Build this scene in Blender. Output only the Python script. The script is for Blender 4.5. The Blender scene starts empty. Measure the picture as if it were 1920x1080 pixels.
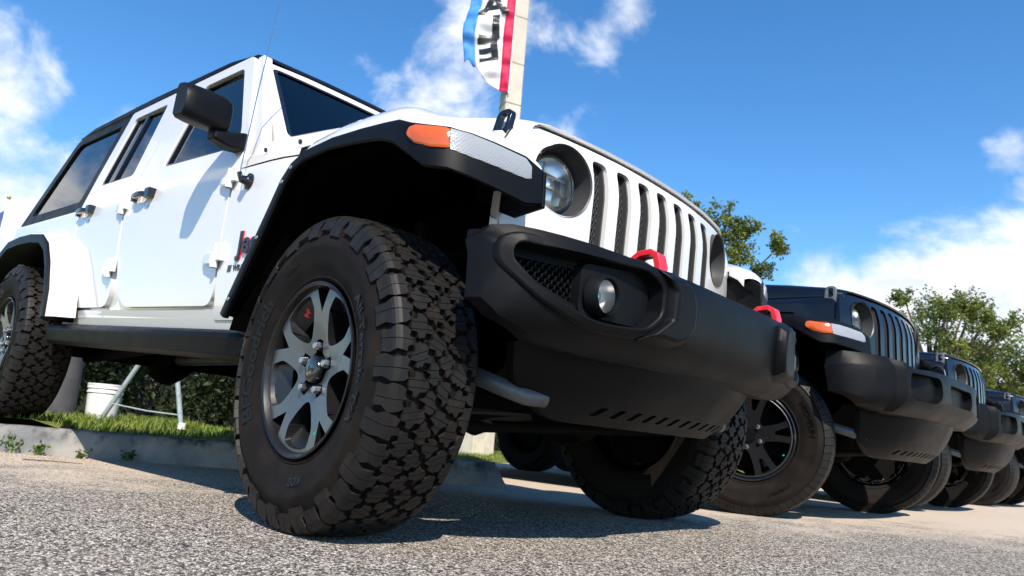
import bpy, bmesh, math, random
from mathutils import Vector, Matrix
from mathutils.geometry import delaunay_2d_cdt
from math import sin, cos, pi, radians, atan2, hypot, sqrt, exp
random.seed(7)
sc = bpy.context.scene
col = sc.collection

# ---------------------------------------------------------------- camera
cam_d = bpy.data.cameras.new('camera')
cam = bpy.data.objects.new('camera', cam_d); col.objects.link(cam); sc.camera = cam
RT = (0.74801, 0.65875, 0.08077); DN = (-0.07883, 0.20902, -0.97473); FW = (-0.65899, 0.72274, 0.20828)
CP = (1.647, -1.924, 0.268)
cam.matrix_world = Matrix(((RT[0], -DN[0], -FW[0], CP[0]), (RT[1], -DN[1], -FW[1], CP[1]), (RT[2], -DN[2], -FW[2], CP[2]), (0, 0, 0, 1)))
cam_d.sensor_width = 36.0
cam_d.lens = 36.0 * 1335.7 / 1920.0
cam_d.clip_start = 0.05; cam_d.clip_end = 2000
cam_d.dof.use_dof = True; cam_d.dof.focus_distance = 2.15; cam_d.dof.aperture_fstop = 6.3

# ---------------------------------------------------------------- sky, sun, exposure
SUN = Vector((0.80, -0.60, 1.0)).normalized()
world = bpy.data.worlds.new('World'); sc.world = world; world.use_nodes = True
wn = world.node_tree.nodes; wl = world.node_tree.links
for n in list(wn): wn.remove(n)
def WN(t, **k):
    n = wn.new(t)
    for a, b in k.items(): setattr(n, a, b)
    return n
world.cycles.sampling_method = 'MANUAL'; world.cycles.sample_map_resolution = 256
out = WN('ShaderNodeOutputWorld'); bg = WN('ShaderNodeBackground'); wl.new(bg.outputs[0], out.inputs[0])
bg.inputs[1].default_value = 0.10
sky = WN('ShaderNodeTexSky', sky_type='NISHITA', sun_disc=False)
sky.sun_elevation = math.asin(SUN.z); sky.sun_rotation = atan2(SUN.x, SUN.y)
sky.air_density = 1.0; sky.dust_density = 0.1; sky.ozone_density = 3.0; sky.altitude = 0
tc = WN('ShaderNodeTexCoord')
def wmath(op, a, b=None, c=None, clamp=False):
    n = WN('ShaderNodeMath', operation=op); n.use_clamp = clamp
    for i, v in enumerate((a, b, c)):
        if v is None: continue
        if isinstance(v, (int, float)): n.inputs[i].default_value = v
        else: wl.new(v, n.inputs[i])
    return n.outputs[0]
def wnoise(scale, detail, rough, off=0.0, stretch=1.0, dist=0.0):
    m = WN('ShaderNodeMapping'); wl.new(tc.outputs['Generated'], m.inputs[0])
    m.inputs['Location'].default_value = (off, off * .7, -off * .3); m.inputs['Scale'].default_value = (1, 1, stretch)
    n = WN('ShaderNodeTexNoise'); n.inputs['Scale'].default_value = scale; n.inputs['Detail'].default_value = detail
    n.inputs['Roughness'].default_value = rough; n.inputs['Distortion'].default_value = dist
    wl.new(m.outputs[0], n.inputs['Vector']); return n.outputs['Fac']
# cloud banks: (direction, angular size, amount)
BANKS = [((-.925, .165, .335), .075, .32), ((-.945, .165, .285), .07, .31), ((-.955, .18, .225), .11, .33), ((-.93, .255, .245), .10, .30), ((-.905, .275, .325), .055, .28),
         ((-.65, .56, .51), .085, .20), ((-.60, .60, .52), .08, .22), ((-.66, .604, .445), .09, .24), ((-.565, .64, .52), .06, .18), ((-.71, .57, .40), .10, .2), ((-.51, .69, .51), .05, .17), ((-.465, .691, .554), .05, .17),
         ((-.58, .70, .42), .07, .16), ((-.29, .935, .205), .075, .34), ((-.22, .95, .215), .08, .36), ((-.16, .962, .215), .09, .38), ((-.09, .968, .225), .09, .38), ((-.02, .965, .26), .1, .36), ((-.09, .926, .367), .035, .25),
         ((-.90, -.20, .36), .10, .34), ((-.94, -.10, .28), .10, .34), ((-.86, -.30, .40), .08, .3), ((-.15, .975, .15), .16, .30), ((-.35, .93, .12), .12, .2)]
acc = None
for d, s, a in BANKS:
    v = WN('ShaderNodeVectorMath', operation='DISTANCE'); wl.new(tc.outputs['Generated'], v.inputs[0]); v.inputs[1].default_value = Vector(d).normalized()
    q = wmath('DIVIDE', v.outputs['Value'], s); q = wmath('MULTIPLY', q, q); q = wmath('MULTIPLY', q, -0.75); e = wmath('EXPONENT', q); e = wmath('MULTIPLY', e, a)
    acc = e if acc is None else wmath('MAXIMUM', acc, e)
n1 = wnoise(9.0, 9.0, 0.58, 3.1, 1.25, .25); n2 = wnoise(3.0, 3.0, 0.5, 8.7, 1.5)
far = wmath('SUBTRACT', n2, 0.60); far = wmath('MULTIPLY', far, 0.55); far = wmath('MAXIMUM', far, 0.0)
sepv = WN('ShaderNodeSeparateXYZ'); wl.new(tc.outputs['Generated'], sepv.inputs[0])
dens = wmath('ADD', wmath('MULTIPLY', n1, 0.62), wmath('ADD', acc, far))
mr = WN('ShaderNodeMapRange'); mr.interpolation_type = 'SMOOTHSTEP'; mr.clamp = True
wl.new(dens, mr.inputs[0]); mr.inputs[1].default_value = 0.445; mr.inputs[2].default_value = 0.655; mr.inputs[3].default_value = 0.0; mr.inputs[4].default_value = 0.97
n3 = wnoise(14.0, 6.0, 0.6, 3.25, 1.25)
cr = WN('ShaderNodeValToRGB'); wl.new(n3, cr.inputs[0])
cr.color_ramp.elements[0].position = 0.36; cr.color_ramp.elements[0].color = (5.6, 6.0, 6.6, 1)
cr.color_ramp.elements[1].position = 0.56; cr.color_ramp.elements[1].color = (8.2, 8.3, 8.5, 1)
hs = WN('ShaderNodeHueSaturation'); hs.inputs['Saturation'].default_value = 1.27; hs.inputs['Value'].default_value = 1.40; wl.new(sky.outputs[0], hs.inputs['Color'])
mx = WN('ShaderNodeMix', data_type='RGBA'); wl.new(mr.outputs[0], mx.inputs[0]); wl.new(hs.outputs[0], mx.inputs[6]); wl.new(cr.outputs[0], mx.inputs[7])
wl.new(mx.outputs[2], bg.inputs[0])

sun_d = bpy.data.lights.new('sun', 'SUN'); sun_d.energy = 4.7; sun_d.angle = radians(0.53); sun_d.color = (1.0, 0.915, 0.80)
sun = bpy.data.objects.new('sun', sun_d); col.objects.link(sun)
sun.rotation_euler = (-SUN).to_track_quat('-Z', 'Y').to_euler(); sun.location = SUN * 30
sc.view_settings.view_transform = 'Standard'; sc.view_settings.look = 'None'; sc.view_settings.gamma = 1.0
sc.view_settings.use_curve_mapping = False
sc.view_settings.exposure = 0.69
sc.cycles.max_bounces = 7; sc.cycles.diffuse_bounces = 1; sc.cycles.glossy_bounces = 3; sc.cycles.transmission_bounces = 4; sc.cycles.transparent_max_bounces = 10; sc.cycles.caustics_reflective = False; sc.cycles.caustics_refractive = False

# ---------------------------------------------------------------- materials
def nodes(m): return m.node_tree.nodes, m.node_tree.links
def mat(name, base, rough=.5, metal=0., coat=0., spec=.5, noise=None, bump=None, rvar=None, trans=0., emis=None, ior=1.5, coord='Object', coatr=.03):
    """noise=(scale, colour2, lo, hi[, detail]) mixes a second colour; bump=(scale, strength, dist)"""
    m = bpy.data.materials.new(name); m.use_nodes = True; N, L = nodes(m); p = N['Principled BSDF']
    p.inputs['Base Color'].default_value = (*base, 1); p.inputs['Roughness'].default_value = rough; p.inputs['Metallic'].default_value = metal
    p.inputs['Coat Weight'].default_value = coat; p.inputs['Coat Roughness'].default_value = coatr; p.inputs['Specular IOR Level'].default_value = spec
    p.inputs['Transmission Weight'].default_value = trans; p.inputs['IOR'].default_value = ior
    t = N.new('ShaderNodeTexCoord')
    def noi(s, det=5):
        n = N.new('ShaderNodeTexNoise'); n.inputs['Scale'].default_value = s; n.inputs['Detail'].default_value = det; n.inputs['Roughness'].default_value = .6
        L.new(t.outputs[coord], n.inputs['Vector']); return n.outputs['Fac']
    if noise:
        r = N.new('ShaderNodeMapRange'); L.new(noi(noise[0], noise[4] if len(noise) > 4 else 5), r.inputs[0]); r.inputs[1].default_value = noise[2]; r.inputs[2].default_value = noise[3]
        x = N.new('ShaderNodeMix'); x.data_type = 'RGBA'; L.new(r.outputs[0], x.inputs[0]); x.inputs[6].default_value = (*base, 1); x.inputs[7].default_value = (*noise[1], 1)
        L.new(x.outputs[2], p.inputs['Base Color'])
    if rvar:
        r = N.new('ShaderNodeMapRange'); L.new(noi(rvar[0]), r.inputs[0]); r.inputs[1].default_value = .3; r.inputs[2].default_value = .7; r.inputs[3].default_value = rvar[1]; r.inputs[4].default_value = rvar[2]
        L.new(r.outputs[0], p.inputs['Roughness'])
    if bump:
        b = N.new('ShaderNodeBump'); b.inputs['Strength'].default_value = bump[1]; b.inputs['Distance'].default_value = bump[2]
        L.new(noi(bump[0], 3), b.inputs['Height']); L.new(b.outputs[0], p.inputs['Normal'])
    return m
M = {}
M['white'] = mat('white_paint', (.70, .68, .655), .30, coat=1.0, spec=.45)
M['black'] = mat('black_paint', (.0026, .0032, .0066), .24, coat=.25, spec=.25)
M['plastic'] = mat('black_plastic', (.0030, .0034, .0042), .40, spec=.13, noise=(3.0, (.0052, .0056, .0066), .35, .75), bump=(900, .12, .0006), rvar=(6, .40, .54))
M['gloss'] = mat('gloss_black', (.006, .006, .007), .16, coat=.3)
M['dark'] = mat('underbody_black', (.0025, .0025, .0025), .8, spec=.12)
M['liner'] = mat('liner_black', (.0015, .0015, .0015), .95, spec=.03)
M['rubber'] = mat('tyre_rubber', (.0088, .0074, .0066), .66, spec=.09, noise=(9, (.0200, .0140, .0108), .45, .75), bump=(260, .15, .0008))
M['tread'] = mat('tread_rubber', (.0100, .0093, .0088), .52, spec=.22, noise=(22, (.024, .0175, .014), .50, .80), bump=(300, .2, .0008))
M['letter'] = mat('raised_rubber', (.0040, .0040, .0040), .42, spec=.22)
M['machined'] = mat('machined_alloy', (.120, .124, .132), .40, metal=.75, coat=.25, rvar=(40, .34, .44))
M['pocket'] = mat('dark_alloy', (.009, .0093, .010), .38, metal=.3, coat=.2)
M['steel'] = mat('steel', (.42, .42, .43), .28, metal=1.0)
M['greysteel'] = mat('grey_steel', (.13, .14, .145), .5, metal=.4, noise=(12, (.08, .08, .085), .4, .7))
M['chrome'] = mat('reflector_chrome', (.95, .95, .94), .34, metal=1.0)
M['insert'] = mat('grille_insert', (.040, .040, .041), .42)
M['red'] = mat('red_paint', (.62, .012, .022), .32, coat=.6)
M['green'] = mat('green_cap', (.0, .30, .14), .4)
M['amber'] = mat('amber_lens', (.52, .088, .012), .16, coat=.5, bump=(140, .25, .002))
M['badge_black'] = mat('badge_black', (.012, .012, .013), .35)
def glassmat(name, tint, gl=1.5, rough=0.0):
    m = bpy.data.materials.new(name); m.use_nodes = True; N, L = nodes(m)
    for n in list(N): N.remove(n)
    o = N.new('ShaderNodeOutputMaterial'); f = N.new('ShaderNodeFresnel'); f.inputs[0].default_value = gl
    a = N.new('ShaderNodeBsdfTransparent'); a.inputs[0].default_value = (*tint, 1); g = N.new('ShaderNodeBsdfGlossy'); g.inputs['Roughness'].default_value = rough
    x = N.new('ShaderNodeMixShader'); L.new(f.outputs[0], x.inputs[0]); L.new(a.outputs[0], x.inputs[1]); L.new(g.outputs[0], x.inputs[2]); L.new(x.outputs[0], o.inputs[0])
    return m
M['lens'] = glassmat('clear_lens', (.97, .98, .98), 1.45)
M['glass'] = glassmat('window_glass', (.66, .74, .72), 1.65)
M['tinted'] = glassmat('tinted_glass', (.16, .18, .20), 1.9)
M['screen'] = glassmat('windscreen_glass', (.30, .38, .38), 1.6)
def drl_material():
    m = mat('lamp_lens', (.44, .455, .47), .22, metal=.35, coat=.6); N, L = nodes(m); p = N['Principled BSDF']
    t = N.new('ShaderNodeTexCoord'); w = N.new('ShaderNodeTexWave'); w.wave_type = 'BANDS'; w.bands_direction = 'Z'; w.inputs['Scale'].default_value = 95
    w2 = N.new('ShaderNodeTexWave'); w2.wave_type = 'BANDS'; w2.bands_direction = 'Y'; w2.inputs['Scale'].default_value = 60
    L.new(t.outputs['Object'], w.inputs[0]); L.new(t.outputs['Object'], w2.inputs[0])
    a = N.new('ShaderNodeMath'); a.operation = 'ADD'; L.new(w.outputs['Fac'], a.inputs[0]); a.inputs[1].default_value = 0.0
    b = N.new('ShaderNodeBump'); b.inputs['Strength'].default_value = .6; b.inputs['Distance'].default_value = .002; L.new(a.outputs[0], b.inputs['Height']); L.new(b.outputs[0], p.inputs['Normal'])
    return m
M['drl'] = drl_material()
M['headliner'] = mat('headliner_cloth', (.42, .42, .40), .9)
#@@GEOM
# ---------------------------------------------------------------- mesh helpers
def finish(me, sharp=35):
    for p in me.polygons: p.use_smooth = True
    me.set_sharp_from_angle(angle=radians(sharp))
def link(name, me, parent=None, bevel=0, seg=2, m=None):
    o = bpy.data.objects.new(name, me); col.objects.link(o)
    if m is not None: me.materials.append(m)
    if parent is not None: o.parent = parent
    if bevel:
        b = o.modifiers.new('bevel', 'BEVEL'); b.width = bevel; b.segments = seg; b.limit_method = 'ANGLE'; b.angle_limit = radians(35); b.harden_normals = True
    return o
def mk(name, V, F, m, parent=None, bevel=0, seg=2, sharp=35, fm=None, recalc=True, flip=False):
    me = bpy.data.meshes.new(name); me.from_pydata([tuple(v) for v in V], [], F)
    if recalc or flip:
        b = bmesh.new(); b.from_mesh(me)
        bmesh.ops.remove_doubles(b, verts=b.verts, dist=1e-6)
        if recalc: bmesh.ops.recalc_face_normals(b, faces=b.faces)
        b.to_mesh(me); b.free()
    ms = m if isinstance(m, (list, tuple)) else [m]
    for x in ms: me.materials.append(x)
    if fm:
        for p, i in zip(me.polygons, fm): p.material_index = i
    finish(me, sharp)
    return link(name, me, parent, bevel, seg)
class B:
    """collects vertices and faces of one mesh"""
    def __init__(s): s.v = []; s.f = []; s.m = []
    def add(s, V, F, mi=0):
        o = len(s.v); s.v += [tuple(x) for x in V]; s.f += [tuple(i + o for i in f) for f in F]; s.m += [mi] * len(F); return s
    def box(s, c, d, mi=0, R=None):
        V = [Vector((sx * d[0] / 2, sy * d[1] / 2, sz * d[2] / 2)) for sx in (-1, 1) for sy in (-1, 1) for sz in (-1, 1)]
        if R is not None: V = [R @ v for v in V]
        return s.add([v + Vector(c) for v in V], [(0, 1, 3, 2), (4, 6, 7, 5), (0, 4, 5, 1), (2, 3, 7, 6), (0, 2, 6, 4), (1, 5, 7, 3)], mi)
    def loft(s, S, closed=True, caps=True, mi=0, ring=False):
        n = len(S[0]); V = [p for q in S for p in q]; F = []
        k = len(S)
        for i in range(k if ring else k - 1):
            for j in range(n if closed else n - 1):
                a = i * n + j; b = i * n + (j + 1) % n; i2 = (i + 1) % k
                F.append((a, b, i2 * n + (j + 1) % n, i2 * n + j))
        if caps and closed and not ring: F += [tuple(range(n))[::-1], tuple((k - 1) * n + j for j in range(n))]
        return s.add(V, F, mi)
    def tube(s, P, r, n=10, mi=0, caps=True):
        P = [Vector(p) for p in P]; S = []; rr = r if isinstance(r, (list, tuple)) else [r] * len(P)
        up = Vector((0, 0, 1))
        for i, p in enumerate(P):
            t = (P[min(i + 1, len(P) - 1)] - P[max(i - 1, 0)]).normalized()
            if i == 0:
                u = t.cross(up)
                if u.length < .05: u = t.cross(Vector((1, 0, 0)))
            else: u = u - t * u.dot(t)
            u.normalize(); w = t.cross(u)
            S.append([p + (u * cos(2 * pi * k / n) + w * sin(2 * pi * k / n)) * rr[i] for k in range(n)])
        return s.loft(S, True, caps, mi)
    def lathe(s, prof, c=(0, 0, 0), ax=(0, 1, 0), n=32, mi=0, close=False):
        """prof: list of (distance along axis, radius)"""
        a = Vector(ax).normalized(); u = a.orthogonal().normalized(); w = a.cross(u); c = Vector(c)
        S = [[c + a * d + (u * cos(2 * pi * k / n) + w * sin(2 * pi * k / n)) * max(r, 1e-5) for k in range(n)] for d, r in prof]
        return s.loft(S, True, False, mi, ring=close)
    def obj(s, name, m, parent=None, bevel=0, seg=2, sharp=35):
        me_fm = s.m if isinstance(m, (list, tuple)) else None
        if me_fm is not None: return mk_multi(name, s, m, parent, bevel, seg, sharp)
        return mk(name, s.v, s.f, m, parent, bevel, seg, sharp)
def mk_multi(name, b, ms, parent, bevel, seg, sharp):
    me = bpy.data.meshes.new(name); me.from_pydata(b.v, [], b.f)
    for x in ms: me.materials.append(x)
    for p, i in zip(me.polygons, b.m): p.material_index = i
    k = bmesh.new(); k.from_mesh(me); bmesh.ops.remove_doubles(k, verts=k.verts, dist=1e-6); bmesh.ops.recalc_face_normals(k, faces=k.faces); k.to_mesh(me); k.free()
    finish(me, sharp); return link(name, me, parent, bevel, seg)
def flipy(P): return [(p[0], -p[1], p[2]) for p in P]
def lerp(a, b, t): return a + (b - a) * t
def table(T, x):
    if x <= T[0][0]: return T[0][1]
    for (a, p), (b, q) in zip(T, T[1:]):
        if x <= b:
            t = (x - a) / (b - a); return p + (q - p) * t
    return T[-1][1]
def smooth(T, x):
    """Catmull-like smooth table"""
    if x <= T[0][0]: return T[0][1]
    if x >= T[-1][0]: return T[-1][1]
    for i in range(len(T) - 1):
        if T[i][0] <= x <= T[i + 1][0]:
            x0, y0 = T[i]; x1, y1 = T[i + 1]; h = x1 - x0
            def sl(k):
                if k <= 0 or k >= len(T) - 1:
                    a, b = (0, 1) if k <= 0 else (len(T) - 2, len(T) - 1)
                    return (T[b][1] - T[a][1]) / (T[b][0] - T[a][0])
                return (T[k + 1][1] - T[k - 1][1]) / (T[k + 1][0] - T[k - 1][0])
            m0, m1 = sl(i) * h, sl(i + 1) * h; t = (x - x0) / h
            return (2 * t**3 - 3 * t**2 + 1) * y0 + (t**3 - 2 * t**2 + t) * m0 + (-2 * t**3 + 3 * t**2) * y1 + (t**3 - t**2) * m1
def rounded(poly, r, n=4):
    """round the corners of a 2D polygon; r one radius or one per corner"""
    O = []; k = len(poly)
    for i in range(k):
        p = Vector(poly[i]).to_2d(); a = Vector(poly[i - 1]).to_2d() - p; b = Vector(poly[(i + 1) % k]).to_2d() - p
        ri = r[i] if isinstance(r, (list, tuple)) else r
        la, lb = a.length, b.length
        if ri <= 0: O.append(tuple(p)); continue
        d = min(ri, la * .49, lb * .49); pa = p + a / la * d; pb = p + b / lb * d
        for j in range(n + 1):
            t = j / n; O.append(tuple(pa * (1 - t)**2 + p * 2 * t * (1 - t) + pb * t * t))
    return O
def densify(poly, step):
    O = []
    for i in range(len(poly)):
        a = Vector(poly[i]); b = Vector(poly[(i + 1) % len(poly)]); n = max(1, int((b - a).length / step))
        O += [tuple(a.lerp(b, j / n)) for j in range(n)]
    return O
def circle(c, r, n=40, ry=None): return [(c[0] + r * cos(2 * pi * k / n), c[1] + (ry or r) * sin(2 * pi * k / n)) for k in range(n)]
def panel_vf(outer, holes, mapf, thick, cu=(), cv=()):
    """filled 2D outline with holes, cut along u and v, mapped to 3D, given thickness. faces 0.. front first"""
    b = bmesh.new(); E = []; P2 = []
    for lp in [outer] + list(holes):
        o = len(P2); P2 += [Vector((p[0], p[1])) for p in lp]; E += [(o + i, o + (i + 1) % len(lp)) for i in range(len(lp))]
    rv, re_, rf, _, _, _ = delaunay_2d_cdt(P2, E, [], 0, 1e-6)
    vs = [b.verts.new((p.x, p.y, 0)) for p in rv]
    def inside(lp, x, y):
        c = False; n_ = len(lp); j = n_ - 1
        for i in range(n_):
            if (lp[i][1] > y) != (lp[j][1] > y) and x < (lp[j][0] - lp[i][0]) * (y - lp[i][1]) / (lp[j][1] - lp[i][1]) + lp[i][0]: c = not c
            j = i
        return c
    for f in rf:
        x = sum(rv[i].x for i in f) / len(f); y = sum(rv[i].y for i in f) / len(f)
        if inside(outer, x, y) and not any(inside(h, x, y) for h in holes): b.faces.new([vs[i] for i in f])
    for c in cu: bmesh.ops.bisect_plane(b, geom=b.verts[:] + b.edges[:] + b.faces[:], plane_co=(c, 0, 0), plane_no=(1, 0, 0))
    for c in cv: bmesh.ops.bisect_plane(b, geom=b.verts[:] + b.edges[:] + b.faces[:], plane_co=(0, c, 0), plane_no=(0, 1, 0))
    for f in b.faces:
        f.normal_update()
        if f.normal.z < 0: f.normal_flip()
    b.verts.index_update()
    U = [(v.co.x, v.co.y) for v in b.verts]; n = len(U)
    V = [Vector(mapf(*u)) for u in U]
    T = thick if callable(thick) else (lambda u, v, t=Vector(thick): t)
    W = [V[i] + Vector(T(*U[i])) for i in range(n)]
    F = [tuple(v.index for v in f.verts) for f in b.faces]
    FB = [tuple(n + i for i in f[::-1]) for f in F]
    FS = []
    for e in b.edges:
        if len(e.link_faces) == 1:
            lp = e.link_loops[0]; a = lp.vert.index; c = lp.link_loop_next.vert.index
            FS.append((c, a, n + a, n + c))
    b.free()
    return V + W, F, FS, FB
def panel(name, outer, holes, mapf, thick, m, parent, cu=(), cv=(), bevel=.003, side=1, m2=None, seg=2, back=True, sharp=35):
    V, F, FS, FB = panel_vf(outer, holes, mapf, thick, cu, cv)
    if side < 0: V = flipy(V)
    b = B(); b.add(V, F + FS + (FB if back else []))
    b.m = [0] * len(F) + [1] * len(FS) + [0] * (len(FB) if back else 0)
    return mk_multi(name, b, [m, m2 or m], parent, bevel, seg, sharp)
def rng(a, b, n): return [a + (b - a) * i / n for i in range(1, n)]
_dg = None
def text_mesh(s, size, extrude=.0, bold=0., shear=0.):
    c = bpy.data.curves.new('text', 'FONT'); c.body = s; c.size = size; c.extrude = extrude; c.offset = bold; c.shear = shear; c.align_x = 'CENTER'; c.align_y = 'CENTER'; c.resolution_u = 3
    o = bpy.data.objects.new('text', c); col.objects.link(o); bpy.context.view_layer.update()
    me = bpy.data.meshes.new_from_object(o.evaluated_get(bpy.context.evaluated_depsgraph_get()))
    bpy.data.objects.remove(o); bpy.data.curves.remove(c)
    return [v.co.copy() for v in me.vertices], [tuple(p.vertices) for p in me.polygons]
def text_on(name, s, size, mapf, m, parent, extrude=.002, bold=0., shear=0., sharp=30, maxseg=None):
    V, F = text_mesh(s, size, extrude, bold, shear)
    b = bmesh.new(); vs = [b.verts.new(v) for v in V]
    for f in F:
        try: b.faces.new([vs[i] for i in f])
        except ValueError: pass
    if maxseg:
        x0 = min(v.x for v in V); x1 = max(v.x for v in V); k = int((x1 - x0) / maxseg)
        for i in range(1, k): bmesh.ops.bisect_plane(b, geom=b.verts[:] + b.edges[:] + b.faces[:], plane_co=(x0 + (x1 - x0) * i / k, 0, 0), plane_no=(1, 0, 0))
        y0 = min(v.y for v in V); y1 = max(v.y for v in V); k = int((y1 - y0) / maxseg)
        for i in range(1, k): bmesh.ops.bisect_plane(b, geom=b.verts[:] + b.edges[:] + b.faces[:], plane_co=(0, y0 + (y1 - y0) * i / k, 0), plane_no=(0, 1, 0))
    for v in b.verts: v.co = mapf(*v.co)
    me = bpy.data.meshes.new(name); b.to_mesh(me); b.free(); me.materials.append(m)
    return link(name, me, parent)
def empty(name, loc=(0, 0, 0), rot=(0, 0, 0), parent=None):
    o = bpy.data.objects.new(name, None); col.objects.link(o); o.location = loc; o.rotation_euler = rot; o.parent = parent; o.empty_display_size = .1
    return o
def tag(o, label, cat, group=None, kind=None):
    if label: o['label'] = label
    if cat: o['category'] = cat
    if group: o['group'] = group
    if kind: o['kind'] = kind
    return o
def copy_tree(o, parent=None):
    c = o.copy(); col.objects.link(c)
    if parent is not None: c.parent = parent
    for ch in o.children: copy_tree(ch, c)
    return c

def bake(root):
    """apply the bevels once, so that copies share plain meshes"""
    bpy.context.view_layer.update(); dg = bpy.context.evaluated_depsgraph_get(); done = {}; todo = []
    for o in root.children_recursive:
        if o.type == 'MESH' and o.modifiers:
            if o.data.name not in done: done[o.data.name] = bpy.data.meshes.new_from_object(o.evaluated_get(dg))
            todo.append((o, done[o.data.name]))
    for o, me in todo: o.modifiers.clear(); o.data = me

# ---------------------------------------------------------------- tyres and wheels (axis along y, outer face towards -y)
def tyre_curve(R, hw, sh, low):
    """tread-top curve from the crown to the sidewall: list of (arc length, y, r)"""
    P = []
    for i in range(9): y = hw * i / 8; P.append((y, R - .006 * (y / hw)**2.5))
    y0, r0 = P[-1]
    for i in range(1, 8):
        a = i / 7 * pi / 2 * .93; P.append((y0 + sh * sin(a), r0 - sh * 1.15 * (1 - cos(a))))
    y0, r0 = P[-1]
    for i in range(1, 6): P.append((y0 + .010 * sin(i / 5 * pi / 2), r0 - low * i / 5))
    S = [0]
    for a, b in zip(P, P[1:]): S.append(S[-1] + hypot(b[0] - a[0], b[1] - a[1]))
    return [(s, y, r) for s, (y, r) in zip(S, P)]
def curve_at(Cv, s):
    a = abs(s); sg = 1 if s >= 0 else -1
    for i in range(len(Cv) - 1):
        if a <= Cv[i + 1][0] or i == len(Cv) - 2:
            t = (a - Cv[i][0]) / (Cv[i + 1][0] - Cv[i][0]); y = lerp(Cv[i][1], Cv[i + 1][1], t); r = lerp(Cv[i][2], Cv[i + 1][2], t)
            dy, dr = Cv[i + 1][1] - Cv[i][1], Cv[i + 1][2] - Cv[i][2]; l = hypot(dy, dr)
            return sg * y, r, sg * (-dr / l), dy / l      # point, outward normal (ny, nr)
def clip(poly, n, d):
    """keep n.p <= d ; poly of (x,y,tag of the edge that starts here)"""
    O = []
    for i in range(len(poly)):
        a, b = poly[i], poly[(i + 1) % len(poly)]
        da, db = n[0] * a[0] + n[1] * a[1] - d, n[0] * b[0] + n[1] * b[1] - d
        if da <= 0: O.append(a)
        if da * db < 0:
            t = da / (da - db); p = (a[0] + (b[0] - a[0]) * t, a[1] + (b[1] - a[1]) * t)
            O.append((*p, 'new') if da <= 0 else (*p, a[2]))
    return O
def tread_blocks(C, sites, gap, smax, smaxin):
    """Voronoi blocks with jigsaw edges; C circumference, sites (s,u,row)"""
    out_ = []
    for i, (s, u, row, lim) in enumerate(sites):
        P = [(-lim if s < 0 else -smaxin, u - .08, 'o'), (smaxin if s < 0 else lim, u - .08, 'o'), (smaxin if s < 0 else lim, u + .08, 'o'), (-lim if s < 0 else -smaxin, u + .08, 'o')]
        for j, (s2, u2, r2, l2) in enumerate(sites):
            if i == j: continue
            du = (u2 - u + C / 2) % C - C / 2
            if abs(du) > .14 or abs(s2 - s) > .12: continue
            n = Vector((s2 - s, du)); L = n.length; n /= L; mid = Vector((s, u)) + n * (L / 2)
            g = gap * (1.15 if (row != r2) else 1.0)
            Q = clip(P, n, n.dot(mid) - g / 2)
            P = [(x, y, (j if t == 'new' else t)) for x, y, t in Q]
        K = []
        for k in range(len(P)):
            a, b = P[k], P[(k + 1) % len(P)]; K.append((a[0], a[1])); t = a[2]
            if isinstance(t, int):
                va = Vector((a[0], a[1])); vb = Vector((b[0], b[1])); l = (vb - va).length
                if l > .012:
                    du = (sites[t][1] - u + C / 2) % C - C / 2
                    n = Vector((sites[t][0] - s, du)).normalized(); key = hash((min(i, t), max(i, t))) % 7
                    sg = (1 if i < t else -1) * (1 if key % 2 else -1); amp = min(.0052, l * .15) * (.7 + .1 * key)
                    dr = 1 if (i < t) else -1
                    p1 = va.lerp(vb, .36); p2 = va.lerp(vb, .64)
                    K.append(tuple(p1 + n * sg * amp)); K.append(tuple(p2 - n * sg * amp * (1 if dr else 1)))
        out_.append((K, s, u, row))
    return out_
def clip2(poly, n, d):
    Q = clip([(x, y, 0) for x, y in poly], n, d); return [(x, y) for x, y, _ in Q]
def add_block(b, Cv, R, poly, h, cuts):
    """extruded block on the tyre surface; poly in (s,u); h groove depth"""
    if len(poly) < 3: return
    smin = min(p[0] for p in poly); smax_ = max(p[0] for p in poly)
    def pt(s, u, dep):
        y, r, ny, nr = curve_at(Cv, s); a = u / R; y -= ny * dep; r -= nr * dep
        return (r * sin(a), y, r * cos(a))
    ks = [c for c in cuts if smin + .001 < c < smax_ - .001]; edges = [smin - 1] + ks + [smax_ + 1]
    for lo, hi in zip(edges, edges[1:]):
        q = clip2(clip2(poly, (1, 0), hi), (-1, 0), -lo)
        if len(q) >= 3: b.add([pt(s, u, 0) for s, u in q], [tuple(range(len(q)))])
    W = []
    for i in range(len(poly)):
        a, c = poly[i], poly[(i + 1) % len(poly)]; W.append(a)
        tt = sorted(((k - a[0]) / (c[0] - a[0])) for k in ks if abs(c[0] - a[0]) > 1e-6 and 0 < (k - a[0]) / (c[0] - a[0]) < 1)
        W += [(a[0] + (c[0] - a[0]) * t, a[1] + (c[1] - a[1]) * t) for t in tt]
    n = len(W); cs = sum(p[0] for p in W) / n; cu_ = sum(p[1] for p in W) / n
    V = [pt(s, u, 0) for s, u in W] + [pt(s + (s - cs) * .06, u + (u - cu_) * .06, h) for s, u in W]
    b.add(V, [(i, (i + 1) % n, n + (i + 1) % n, n + i) for i in range(n)])
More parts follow.
